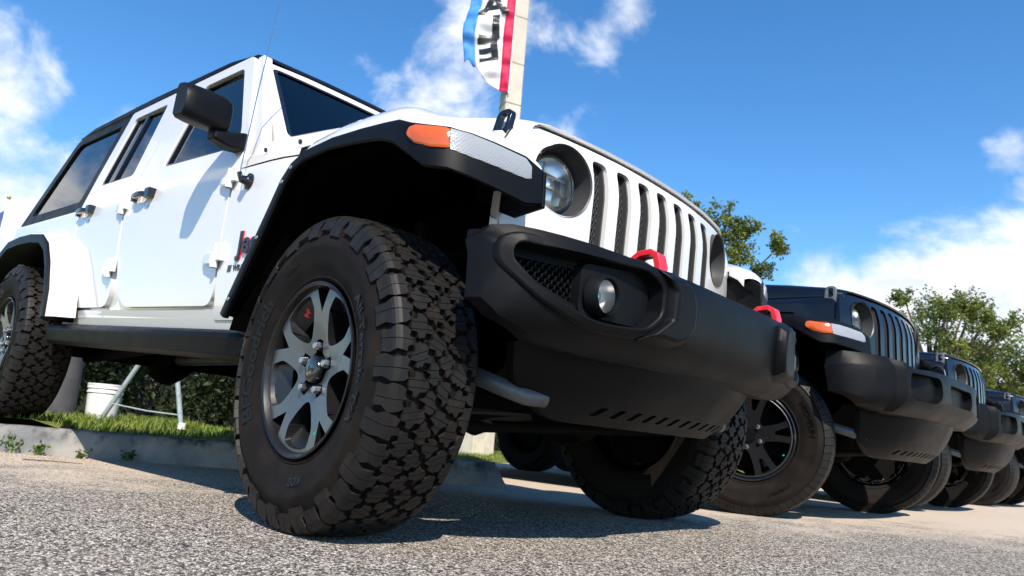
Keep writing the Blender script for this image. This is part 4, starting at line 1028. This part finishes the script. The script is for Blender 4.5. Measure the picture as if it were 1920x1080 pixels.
K0 = KA - KD * 1.9
def kerb_sec(d, h, w0, w1):
    c = K0 + KD * d; return [(c.x + KN.x * o, c.y + KN.y * o, z) for o, z in ((0, -.02), (-.010 * h / .135, h * .55), (-.028, h - .014), (-.040, h - .003), (-.055, h), (-.145, h), (-.160, h - .006), (-.17, -.02))]
Lk = (KB - K0).length; rr = random.Random(3)
for i in range(40): S.append(kerb_sec(Lk * i / 39, .137 + rr.uniform(-.002, .002), 0, 0))
c_end = S[-1]; S.append([(x + KD.x * .07, y + KD.y * .07, max(-.02, z * .15)) for x, y, z in c_end])
q.loft(S); tag(q.obj('kerb', conc, None, bevel=.004), 'long grey concrete kerb with a stained top in front of the lawn', 'kerb')

# --- lawn, a sheet raised behind the kerb
lawn_m = mat('lawn_soil', (.075, .11, .018), .9, noise=(7, (.18, .19, .035), .35, .7), bump=(30, .5, .02))
def sstep(a, b, x): t = min(1, max(0, (x - a) / (b - a))); return t * t * (3 - 2 * t)
def edge_x(y):
    k = KA.x + (y - KA.y) * KD.x / KD.y - .10
    return k if y < 1.10 else lerp(KB.x - .10, -4.1, sstep(1.10, 1.45, y))
REAR = [(cx - 3.0, cy + sy, ) for cx, cy in ((0, 0),) for sy in (-.79, .79)]
def lawn_z(x, y):
    d = edge_x(y) - x; z = lerp(.10, -.01, sstep(1.1, 1.3, y)) + (.045 - lerp(.10, -.01, sstep(1.1, 1.3, y))) * sstep(.05, .4, d)
    z += .085 * sstep(-4.3, -5.4, x) * (1 - sstep(1.6, 3.0, y))
    for mx_, my_ in REAR:
        r = hypot((x - mx_) * .8, y - my_); z = max(z, .172 - .17 * sstep(.20, .62, r))
    return z
YS = [-60, -30, -15, -8, -5] + [-3.5 + .12 * i for i in range(104)] + [9.5, 11, 14, 20, 40, 90]
DD = [0, .03, .08, .14] + [.22 + .12 * i for i in range(38)] + [5.2, 6, 7.5, 10, 15, 30, 90]
V = [(edge_x(max(y, -6)) - d, y, lawn_z(edge_x(max(y, -6)) - d, max(y, -6))) for y in YS for d in DD]; n = len(DD)
F = [(i * n + j, i * n + j + 1, (i + 1) * n + j + 1, (i + 1) * n + j) for i in range(len(YS) - 1) for j in range(n - 1)]
tag(mk('lawn', V, F, lawn_m, sharp=60), None, None, kind='structure')
# --- grass blades
gr_m = mat('grass', (.09, .155, .018), .5, spec=.3, noise=(3.5, (.22, .24, .036), .35, .7)); rr = random.Random(5); V = []; F = []
def blade(x, y, z, h, lean, w):
    a = rr.uniform(0, 2 * pi); dx, dy = cos(a), sin(a); l = rr.uniform(.1, 1) * lean; o = len(V)
    V.extend([(x - dy * w, y + dx * w, z), (x + dy * w, y - dx * w, z), (x + dx * l * h * .5 + dy * w * .7, y + dy * l * h * .5 - dx * w * .7, z + h * .6), (x + dx * l * h * .5 - dy * w * .7, y + dy * l * h * .5 + dx * w * .7, z + h * .6), (x + dx * l * h * 1.2, y + dy * l * h * 1.2, z + h)])
    F.extend([(o, o + 1, o + 2, o + 3), (o + 3, o + 2, o + 4)])
for i in range(46000):
    y = rr.uniform(-1.6, 6.2); d = rr.random()**1.2 * 6.5 + .04; x = edge_x(y) - d
    if x < -8.5: continue
    blade(x, y, lawn_z(x, y) - .004, rr.uniform(.02, .055), 1.0, .0030)
for i in range(7000):                 # longer weeds near the bucket
    x = rr.uniform(-6.2, -4.6); y = rr.uniform(-.3, 1.4); blade(x, y, lawn_z(x, y) - .004, rr.uniform(.03, .10), 1.2, .004)
me = bpy.data.meshes.new('grass'); me.from_pydata(V, [], F); me.materials.append(gr_m)
tag(link('grass', me), 'short sunlit green grass of the lawn behind the kerb', 'grass', kind='stuff')

# ---------------------------------------------------------------- cars
PITCH = radians(3.3)
car = build_car(dict(white=True, wheel='mud', steer=-4.1, spin=2)); car.rotation_euler = (0, PITCH, 0)
tag(car, 'white four-door off-road car with red tow hooks and knobbly tyres, nearest the camera', 'car')
c2 = build_car(dict(white=False, wheel='road', steer=18, spin=10)); c2.rotation_euler = (0, 0, radians(-3)); c2.location = (.149, 2.508, .02)
tag(c2, 'black off-road car parked directly beside the white one', 'car', 'black off-road cars in the row')
c3 = copy_tree(c2); c3.location = (.145, 4.945, .02); c3.rotation_euler = (0, 0, radians(-1)); c3['label'] = 'black off-road car in the middle of the three black ones'
c4 = copy_tree(c2); c4.location = (.20, 7.90, .02); c4.rotation_euler = (0, 0, radians(-2)); c4['label'] = 'black off-road car at the far end of the row, cut by the picture edge'

for c_, st in ((c3, 6), (c4, -3)):
    for w_ in c_.children:
        if w_.name.startswith('wheel') and not w_.name.startswith('wheel_') and abs(w_.location.x) < .1: w_.rotation_euler.z += radians(st - 18); w_.rotation_euler.y += radians(st * 7)
# ---------------------------------------------------------------- foliage
def leaf_mat(name, a, b_, tr=.35):
    m = bpy.data.materials.new(name); m.use_nodes = True; N, L = nodes(m); p = N['Principled BSDF']; p.inputs['Roughness'].default_value = .5; p.inputs['Specular IOR Level'].default_value = .35
    o = N['Material Output']; t = N.new('ShaderNodeTexCoord'); n = N.new('ShaderNodeTexNoise'); n.inputs['Scale'].default_value = 1.7; n.inputs['Detail'].default_value = 6; L.new(t.outputs['Object'], n.inputs['Vector'])
    r = N.new('ShaderNodeMapRange'); L.new(n.outputs['Fac'], r.inputs[0]); r.inputs[1].default_value = .35; r.inputs[2].default_value = .68
    x = N.new('ShaderNodeMix'); x.data_type = 'RGBA'; L.new(r.outputs[0], x.inputs[0]); x.inputs[6].default_value = (*a, 1); x.inputs[7].default_value = (*b_, 1); L.new(x.outputs[2], p.inputs['Base Color'])
    d = N.new('ShaderNodeBsdfTranslucent'); L.new(x.outputs[2], d.inputs['Color']); s = N.new('ShaderNodeMixShader'); s.inputs[0].default_value = tr
    L.new(p.outputs[0], s.inputs[1]); L.new(d.outputs[0], s.inputs[2]); L.new(s.outputs[0], o.inputs['Surface']); return m
LM = [leaf_mat('leaf_oak', (.075, .112, .020), (.21, .25, .045)), leaf_mat('leaf_shaded', (.014, .024, .008), (.032, .046, .012)), leaf_mat('leaf_hedge', (.05, .10, .015), (.15, .22, .03))]  # the middle one has tree shade put into its leaf colour
bark = mat('bark', (.14, .115, .09), .9, noise=(20, (.07, .058, .046), .35, .65), bump=(40, .8, .02))
def leaf(V, F, p, size, rnd):
    d = Vector((rnd.gauss(0, 1), rnd.gauss(0, 1), rnd.gauss(0, .8))).normalized(); s = d.cross(Vector((rnd.gauss(0, 1), rnd.gauss(0, 1), rnd.gauss(0, 1)))).normalized(); up = d.cross(s)
    l = size * rnd.uniform(.7, 1.3); w = l * .26; o = len(V)
    V.extend([p, p + d * l * .45 + s * w + up * w * .3, p + d * l, p + d * l * .45 - s * w + up * w * .3]); F.extend([(o, o + 1, o + 2), (o, o + 2, o + 3)])
def tree(name, label, base, clumps, leafsize, per, lm, seed, trunk_r=.14, group=None, sprays=9):
    """clumps: list of (centre, radius); trunk from base, limbs to each clump, sprays of leaves along twigs"""
    rnd = random.Random(seed); root = empty(name, base); tag(root, label, 'tree' if 'tree' in name else 'shrub', group)
    base = Vector(base); tb = B(); cen = sum((Vector(c) for c, r in clumps), Vector()) / len(clumps)
    fork = Vector((base.x + (cen.x - base.x) * .35, base.y + (cen.y - base.y) * .35, base.z + (cen.z - base.z) * .55))
    P = [base - Vector((0, 0, .1)), base.lerp(fork, .33) + Vector((.05, .03, 0)), base.lerp(fork, .66) - Vector((.04, .05, 0)), fork]
    tb.tube([p - base for p in P], [trunk_r * 1.25, trunk_r, trunk_r * .9, trunk_r * .75], 10)
    V = []; F = []; wb = B()
    for c, r in clumps:
        c = Vector(c); m1 = fork.lerp(c, .5) + Vector((rnd.gauss(0, .12), rnd.gauss(0, .12), rnd.uniform(0, .25))) * r
        tb.tube([p - base for p in (fork, m1, c)], [trunk_r * .5, trunk_r * .3, trunk_r * .12], 7)
        for k in range(sprays):
            d = Vector((rnd.gauss(0, 1), rnd.gauss(0, 1), rnd.gauss(.25, .8))).normalized(); tip = c + d * r * rnd.uniform(.55, 1.25)
            kink = c.lerp(tip, .5) + Vector((rnd.gauss(0, .15), rnd.gauss(0, .15), rnd.gauss(0, .15))) * r
            wb.tube([p - base for p in (c, kink, tip)], [trunk_r * .10, trunk_r * .06, trunk_r * .02], 4, caps=False)
            for i in range(per // sprays):
                t = rnd.random()**.7; p = (c.lerp(kink, t * 2) if t < .5 else kink.lerp(tip, t * 2 - 1)) + Vector((rnd.gauss(0, 1), rnd.gauss(0, 1), rnd.gauss(0, 1))) * r * .13 * (1.2 - t * .5)
                leaf(V, F, p - base, leafsize, rnd)
    t_ = tb.obj('trunk', bark, root); wb.obj('twigs', bark, t_)
    me = bpy.data.meshes.new('crown'); me.from_pydata([tuple(v) for v in V], [], F); me.materials.append(lm); c_ = link('crown', me, root); c_['kind'] = 'stuff'
    return root
def rclumps(cen, rad, n, cr, seed, flat=1.0):
    r = random.Random(seed); O = []
    for i in range(n):
        d = Vector((r.gauss(0, 1), r.gauss(0, 1), r.gauss(0, 1))).normalized() * r.random()**.4
        O.append(((cen[0] + d.x * rad[0], cen[1] + d.y * rad[1], cen[2] + d.z * rad[2] * flat), cr * r.uniform(.7, 1.25)))
    return O
# tree that shows past the white car's grille
tree('oak_tree', 'small-leaved green tree showing its top right behind the white grille', (-5.6, 10.6, .1), rclumps((-5.0, 10.0, 3.4), (1.0, .9, .8), 12, .50, 21) + [((-4.46, 9.85, 4.59), .36), ((-4.06, 10.2, 4.62), .36), ((-3.7, 10.4, 4.40), .34), ((-3.3, 10.7, 4.14), .32), ((-3.85, 10.15, 3.93), .42), ((-4.25, 9.9, 4.12), .42), ((-4.62, 9.65, 4.74), .32), ((-3.55, 10.4, 3.72), .34), ((-4.3, 9.9, 3.5), .45), ((-3.95, 10.15, 4.26), .38), ((-4.6, 9.6, 3.9), .45)], .075, 560, LM[0], 4, .10)
tree('oak_tree', 'broad loose green tree rising behind the black cars', (-3.4, 23.0, .1), rclumps((-3.2, 23.0, 4.3), (2.2, 2.2, 1.55), 34, .72, 22), .10, 620, LM[0], 5, .16)
tree('oak_tree', 'green tree at the right picture edge behind the black cars', (-.6, 25.5, .1), rclumps((-.7, 25.5, 3.6), (1.9, 2.2, 1.7), 26, .75, 23), .10, 620, LM[0], 6, .16)
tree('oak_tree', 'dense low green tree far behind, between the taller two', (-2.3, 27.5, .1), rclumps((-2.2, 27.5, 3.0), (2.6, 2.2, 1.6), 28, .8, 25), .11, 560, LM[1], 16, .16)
tree('oak_tree', 'tree whose tip peeps over the white car roof', (-14.9, 3.2, .1), rclumps((-14.2, 4.6, 5.3), (.9, .9, .6), 12, .5, 24) + [((-14.50, 3.55, 6.72), .34), ((-14.4, 3.9, 6.75), .30), ((-14.6, 3.30, 6.55), .25)], .10, 420, LM[0], 7, .14)
def shrub(label, base, r, h, lm, seed, n=2600):
    rnd = random.Random(seed); root = empty('shrub', base); tag(root, label, 'shrub', 'shrubs behind the lawn'); V = []; F = []
    lob = [(Vector((rnd.gauss(0, .4) * r, rnd.gauss(0, .4) * r, h * rnd.uniform(.3, .75))), r * rnd.uniform(.4, .65)) for _ in range(9)]
    for i in range(n):
        c, q_ = rnd.choice(lob); d = Vector((rnd.gauss(0, 1), rnd.gauss(0, 1), rnd.gauss(0, 1))).normalized() * q_ * rnd.random()**.3; p = c + d
        if p.z > .02: leaf(V, F, p, .09, rnd)
    me = bpy.data.meshes.new('foliage'); me.from_pydata([tuple(v) for v in V], [], F); me.materials.append(lm); f = link('foliage', me, root); f['kind'] = 'stuff'
    b = B()
    for k in range(6): a = k * 1.05; b.tube([(0, 0, -.05), (.2 * r * cos(a), .2 * r * sin(a), h * .35), (.45 * r * cos(a), .45 * r * sin(a), h * .7)], [.03, .02, .008], 5)
    b.obj('stems', bark, root)
sh = [(-8.2, 1.0, .9, 1.5, 1, 'shade-coloured leafy shrub behind the white bucket'), (-8.6, 2.1, 1.0, 1.6, 1, 'shade-coloured leafy shrub behind the tubular stand'), (-8.4, 3.3, .9, 1.5, 1, 'shade-coloured leafy shrub seen under the white car by its front tyre'), (-8.0, 4.5, 1.0, 1.6, 1, 'shade-coloured leafy shrub hidden mostly by the front tyre'), (-6.4, 6.2, .95, 1.3, 2, 'sunlit light green shrub right of the pale concrete block'), (-7.2, 5.2, .9, 1.4, 2, 'sunlit light green shrub behind the pale concrete block'), (-5.4, 7.4, .95, 1.3, 2, 'light green shrub behind the underside of the white car'), (-8.9, -.2, .8, 1.3, 1, 'shade-coloured leafy shrub behind the grey post')]
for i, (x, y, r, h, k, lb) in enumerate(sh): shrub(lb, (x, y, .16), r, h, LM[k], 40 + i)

rnd = random.Random(77); root = empty('hedge', (-11, 3, .16)); tag(root, 'long dense shade-coloured green hedge closing the lawn behind the cars', 'hedge'); V = []; F = []  # dark hedge stands in for tree shade, put into leaf and core colour
for i in range(16000):
    t = rnd.random(); p = Vector((rnd.gauss(0, .16), -7 + 22 * t, 1.5 * rnd.random())); p.x += .45 * (1 if rnd.random() < .8 else -1); leaf(V, F, p, .13, rnd)
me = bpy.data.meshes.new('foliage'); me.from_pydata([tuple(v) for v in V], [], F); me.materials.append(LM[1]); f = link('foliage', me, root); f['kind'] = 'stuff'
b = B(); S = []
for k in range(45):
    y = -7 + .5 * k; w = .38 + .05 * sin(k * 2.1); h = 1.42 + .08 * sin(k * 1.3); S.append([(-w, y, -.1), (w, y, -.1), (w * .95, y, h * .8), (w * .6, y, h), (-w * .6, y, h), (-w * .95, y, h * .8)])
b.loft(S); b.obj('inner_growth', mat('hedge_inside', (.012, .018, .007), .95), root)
root.rotation_euler = (0, 0, radians(-28))

# ---------------------------------------------------------------- concrete pole and sale flag
def tilt(o): return o
pc = mat('pole_concrete', (.50, .46, .38), .85, noise=(3, (.40, .37, .31), .35, .7), bump=(50, .3, .004))
PX, PY = -5.40, 5.42
root = empty('pole', (PX, PY, 0)); tag(root, 'tall square beige concrete pole with thin steel bands', 'pole')
q = B(); a0 = radians(20)
def sq(w, z): return [(w * cos(a0 + k * pi / 2), w * sin(a0 + k * pi / 2), z) for k in range(4)]
q.loft([sq(.215, 0), sq(.190, 4.5), sq(.165, 9)]); q.obj('shaft', pc, root, bevel=.018)
for z in (5.27, 5.95, 6.75):
    q = B(); w = .215 - .05 * z / 9 + .003; q.loft([sq(w, z), sq(w, z + .012)], True, False); q.obj('band', M['greysteel'], root)
flag_root = empty('sale_flag', (PX, PY, 5.3)); tag(flag_root, 'feather flag in blue, white and red with black lettering, seen from behind', 'flag')
UX, UY = -.752, -.659; NX, NY = -.659, .752
def cloth(name, c, tr=.3, nz=1.): 
    m = mat(name, c, .6, spec=.3); N, L = nodes(m); o = N['Material Output']; p = N['Principled BSDF']; d = N.new('ShaderNodeBsdfTranslucent'); d.inputs['Color'].default_value = (*c, 1); s = N.new('ShaderNodeMixShader'); s.inputs[0].default_value = tr
    L.new(p.outputs[0], s.inputs[1]); L.new(d.outputs[0], s.inputs[2]); L.new(s.outputs[0], o.inputs['Surface']); return m
def fl(u, h, off=0.):
    """u metres away from the pole edge, h metres above the lower tip"""
    lean = .115 * h * 0
    wv = .035 * sin(7.5 * h + 5 * u) * min(1, u * 3) + .018 * sin(17 * h - 9 * u + 1) + .012 * sin(31 * h + 4 * u)
    uu = .045 + u * (1 - .05 * sin(5 * h)); zz = h + .05 * sin(9 * u + 2 * h) * u
    n = wv - .22 + off
    return (UX * uu + NX * n, UY * uu + NY * n, zz + .10)
def strip(name, u0, u1, h0, h1, m, nu, nh):
    V = []; F = []
    for i in range(nh + 1):
        for j in range(nu + 1):
            t = j / nu; u = lerp(u0, u1, t); hb = lerp(h0, h1, t) if not callable(h0) else h0(u); h = lerp(hb, 3.4, (i / nh)**1.0); V.append(fl(u, h))
    F = [(i * (nu + 1) + j, i * (nu + 1) + j + 1, (i + 1) * (nu + 1) + j + 1, (i + 1) * (nu + 1) + j) for i in range(nh) for j in range(nu)]
    o = mk(name, V, F, m, flag_root, recalc=False, sharp=80); s_ = o.modifiers.new('thickness', 'SOLIDIFY'); s_.thickness = .003; return o
hb = lambda u: .02 + 1.05 * max(0, (u - .11) / .62)**2.1 * .55 + .25 * max(0, u - .11)
strip('red_panel', .0, .14, hb, 0, cloth('flag_red', (.72, .02, .09)), 4, 90)
strip('white_panel', .14, .56, hb, 0, cloth('flag_white', (.82, .82, .84)), 14, 90)
strip('blue_panel', .56, .74, lambda u: .44 + .05 * sin(30 * u), 0, cloth('flag_blue', (.06, .30, .75)), 6, 90)
q = B(); q.tube([fl(-.008, .0), fl(-.008, 1.2), fl(-.008, 3.4)], .010, 6); q.obj('edge_cord', cloth('flag_edge', (.85, .85, .85)), flag_root)
for ch, z0 in (('E', .68), ('L', 1.06), ('A', 1.45), ('S', 1.84)):
    text_on('letter', ch, .52, lambda x, y, z, z0=z0: Vector(fl(.34 + x * 1.25 + .10 * y, z0 + y - .25 * x, -.012 - z)), M['badge_black'], flag_root, .0005, bold=.016, maxseg=.03)

# ---------------------------------------------------------------- things on the lawn
wp = mat('bucket_plastic', (.78, .78, .76), .4, noise=(9, (.60, .58, .54), .5, .75))
b = B(); b.lathe([(0, 0), (0, .125), (.26, .145), (.262, .153), (.275, .153), (.277, .146), (.30, .147), (.302, .155), (.33, .155), (.332, .158), (.345, .158), (.345, .148), (.02, .12), (.02, 0)], (-5.62, .575, .125), (0, 0, 1), 36)
tag(b.obj('bucket', wp, None), 'white plastic bucket standing on the lawn', 'bucket')
galv = mat('galvanised_tube', (.36, .42, .42), .5, metal=.3, noise=(20, (.24, .29, .29), .4, .7))
root = empty('tube_stand', (-5.1, .55, .125)); tag(root, 'galvanised tubular stand with a thin crossbar beside the bucket', 'stand')
O = Vector((-5.1, .55, .125))
def stn(name, P, r):
    b = B(); b.tube([Vector(p) - O for p in P], r, 10); return b.obj(name, galv, root)
stn('leg', [(-5.42, .50, .125), (-5.10, .80, 1.05)], .022); stn('leg', [(-4.83, .98, .125), (-5.05, .84, 1.05)], .022)
stn('crossbar', [(-5.36, .55, .30), (-5.1, .76, .26), (-4.85, .97, .245)], .007)
for x, y in ((-5.42, .50), (-4.83, .98)):
    b = B(); b.lathe([(0, .034), (.05, .032), (.055, .024)], (x - O.x, y - O.y, 0), (0, 0, 1), 12); b.obj('foot', wp, root)
b = B(); b.tube([(-5.355, .56, .30), (-5.36, .55, .315)], .02, 8); 
dg = mat('grey_post_concrete', (.075, .075, .082), .9, noise=(6, (.05, .05, .055), .4, .7), bump=(50, .3, .004))
b = B(); b.lathe([(-.05, .15), (.45, .14), (.85, .13), (.88, .11), (.88, 0)], (-5.55, .18, .16), (0, 0, 1), 28); tag(b.obj('post', dg, None), 'stout dark grey post behind the rear tyre', 'post')
bc = mat('pale_concrete', (.62, .58, .48), .85, noise=(8, (.48, .45, .37), .4, .7), bump=(60, .3, .004))
b = B(); b.loft([[(sx * w - 5.0, sy * w + 4.86, z) for sx, sy in ((-1, -1), (1, -1), (1, 1), (-1, 1))] for z, w in ((-.02, .16), (.385, .15), (.395, .14))]); tag(b.obj('concrete_block', bc, None, bevel=.008), 'small pale concrete block standing in the grass behind the kerb end', 'block')
# weeds at the foot of the kerb
for i, (px, d, h) in enumerate(((.05, .02, .11), (.14, .03, .06), (.30, .02, .05), (.46, .03, .07))):
    rnd = random.Random(60 + i); c = KA + KD * px * 1.3 + KN * (d + .015); V = []; F = []; root = empty('weed', (c.x, c.y, 0)); sb = B()
    for k in range(5):
        a = rnd.uniform(0, 2 * pi); tip = Vector((cos(a) * h * .7, sin(a) * h * .7, h * rnd.uniform(.5, 1.0))); sb.tube([(0, 0, -.01), tip * .5 + Vector((0, 0, .01)), tip], [.0016, .0012, .0006], 4)
        for j in range(12): leaf(V, F, tip * rnd.uniform(.3, 1) + Vector((rnd.gauss(0, .006), rnd.gauss(0, .006), rnd.gauss(0, .006))), .022, rnd)
    sb.obj('stems', gr_m, root); me = bpy.data.meshes.new('leaves'); me.from_pydata([tuple(v) for v in V], [], F); me.materials.append(LM[2]); l_ = link('leaves', me, root); l_['kind'] = 'stuff'
    tag(root, ['tallest weed at the kerb foot, leftmost', 'low leafy weed at the kerb foot beside the tallest one', 'small weed at the kerb foot in its sunlit part', 'weed at the kerb foot where the car shadow starts'][i], 'weed', 'weeds along the kerb')
# loose grit and dry leaves
V = []; F = []; rnd = random.Random(9)
def stone(x, y, r):
    o = len(V); 
    V.extend([(x + r * rnd.uniform(.7, 1.2), y, r * .3), (x - r * rnd.uniform(.7, 1.2), y, r * .3), (x, y + r * rnd.uniform(.7, 1.2), r * .3), (x, y - r * rnd.uniform(.7, 1.2), r * .3), (x, y, r * rnd.uniform(.7, 1.1)), (x, y, -.002)])
    F.extend([(o, o + 2, o + 4), (o + 2, o + 1, o + 4), (o + 1, o + 3, o + 4), (o + 3, o, o + 4), (o + 2, o, o + 5), (o + 1, o + 2, o + 5), (o + 3, o + 1, o + 5), (o, o + 3, o + 5)])
for i in range(9000):
    c = KA + KD * rnd.uniform(-.5, 2.4) + KN * (rnd.random()**1.6 * 1.6); stone(c.x, c.y, rnd.uniform(.0012, .0045))
for i in range(6000): stone(rnd.uniform(-.9, 1.6), rnd.uniform(-1.9, 2.6), rnd.uniform(.001, .003))
me = bpy.data.meshes.new('grit'); me.from_pydata(V, [], F); me.materials.append(mat('grit', (.42, .35, .28), .9, noise=(300, (.22, .19, .16), .4, .6)))
tag(link('grit', me), 'loose sandy grit scattered in front of the kerb', 'grit', kind='stuff')
tw = mat('twig', (.10, .07, .045), .9)
b = B(); c = KA + KD * .30 + KN * .42; e = c + KD * .26 + KN * .02; b.tube([(c.x, c.y, .004), ((c.x + e.x) / 2 + .004, (c.y + e.y) / 2, .006), (e.x, e.y, .004)], [.003, .0026, .0015], 6); tag(b.obj('twig', tw, None), 'thin dry twig lying on the sandy ground', 'twig')

# ---------------------------------------------------------------- far flagpole at the left edge
root = empty('flagpole', (-45.6, 7.35, 0)); tag(root, 'distant thin flagpole with a golden ball at the left edge', 'flagpole')
b = B(); b.tube([(0, 0, 0), (0, 0, 11.2)], [.09, .05], 10); b.obj('mast', wp, root)
b = B(); b.lathe([(-.12, 0), (-.10, .07), (0, .12), (.10, .07), (.12, 0)], (0, 0, 11.3), (0, 0, 1), 16); b.obj('ball', mat('gold', (.75, .50, .10), .3, metal=.7), root)
V = []; F = []
for i in range(13):
    for j in range(9): u = j / 8; V.append((-.35 * u - .03 + .06 * sin(i * .8 + j), -.45 * u * (1 - .02 * i), 10.6 - i * .16 - u * .5))
F = [(i * 9 + j, i * 9 + j + 1, (i + 1) * 9 + j + 1, (i + 1) * 9 + j) for i in range(12) for j in range(8)]
o = mk('banner', [(x - 45.6, y + 7.35, z) for x, y, z in V], F, cloth('banner_blue', (.10, .14, .34)), None, recalc=False, sharp=80); s_ = o.modifiers.new('thickness', 'SOLIDIFY'); s_.thickness = .01
tag(o, 'limp dark blue flag hanging on the distant flagpole', 'flag')
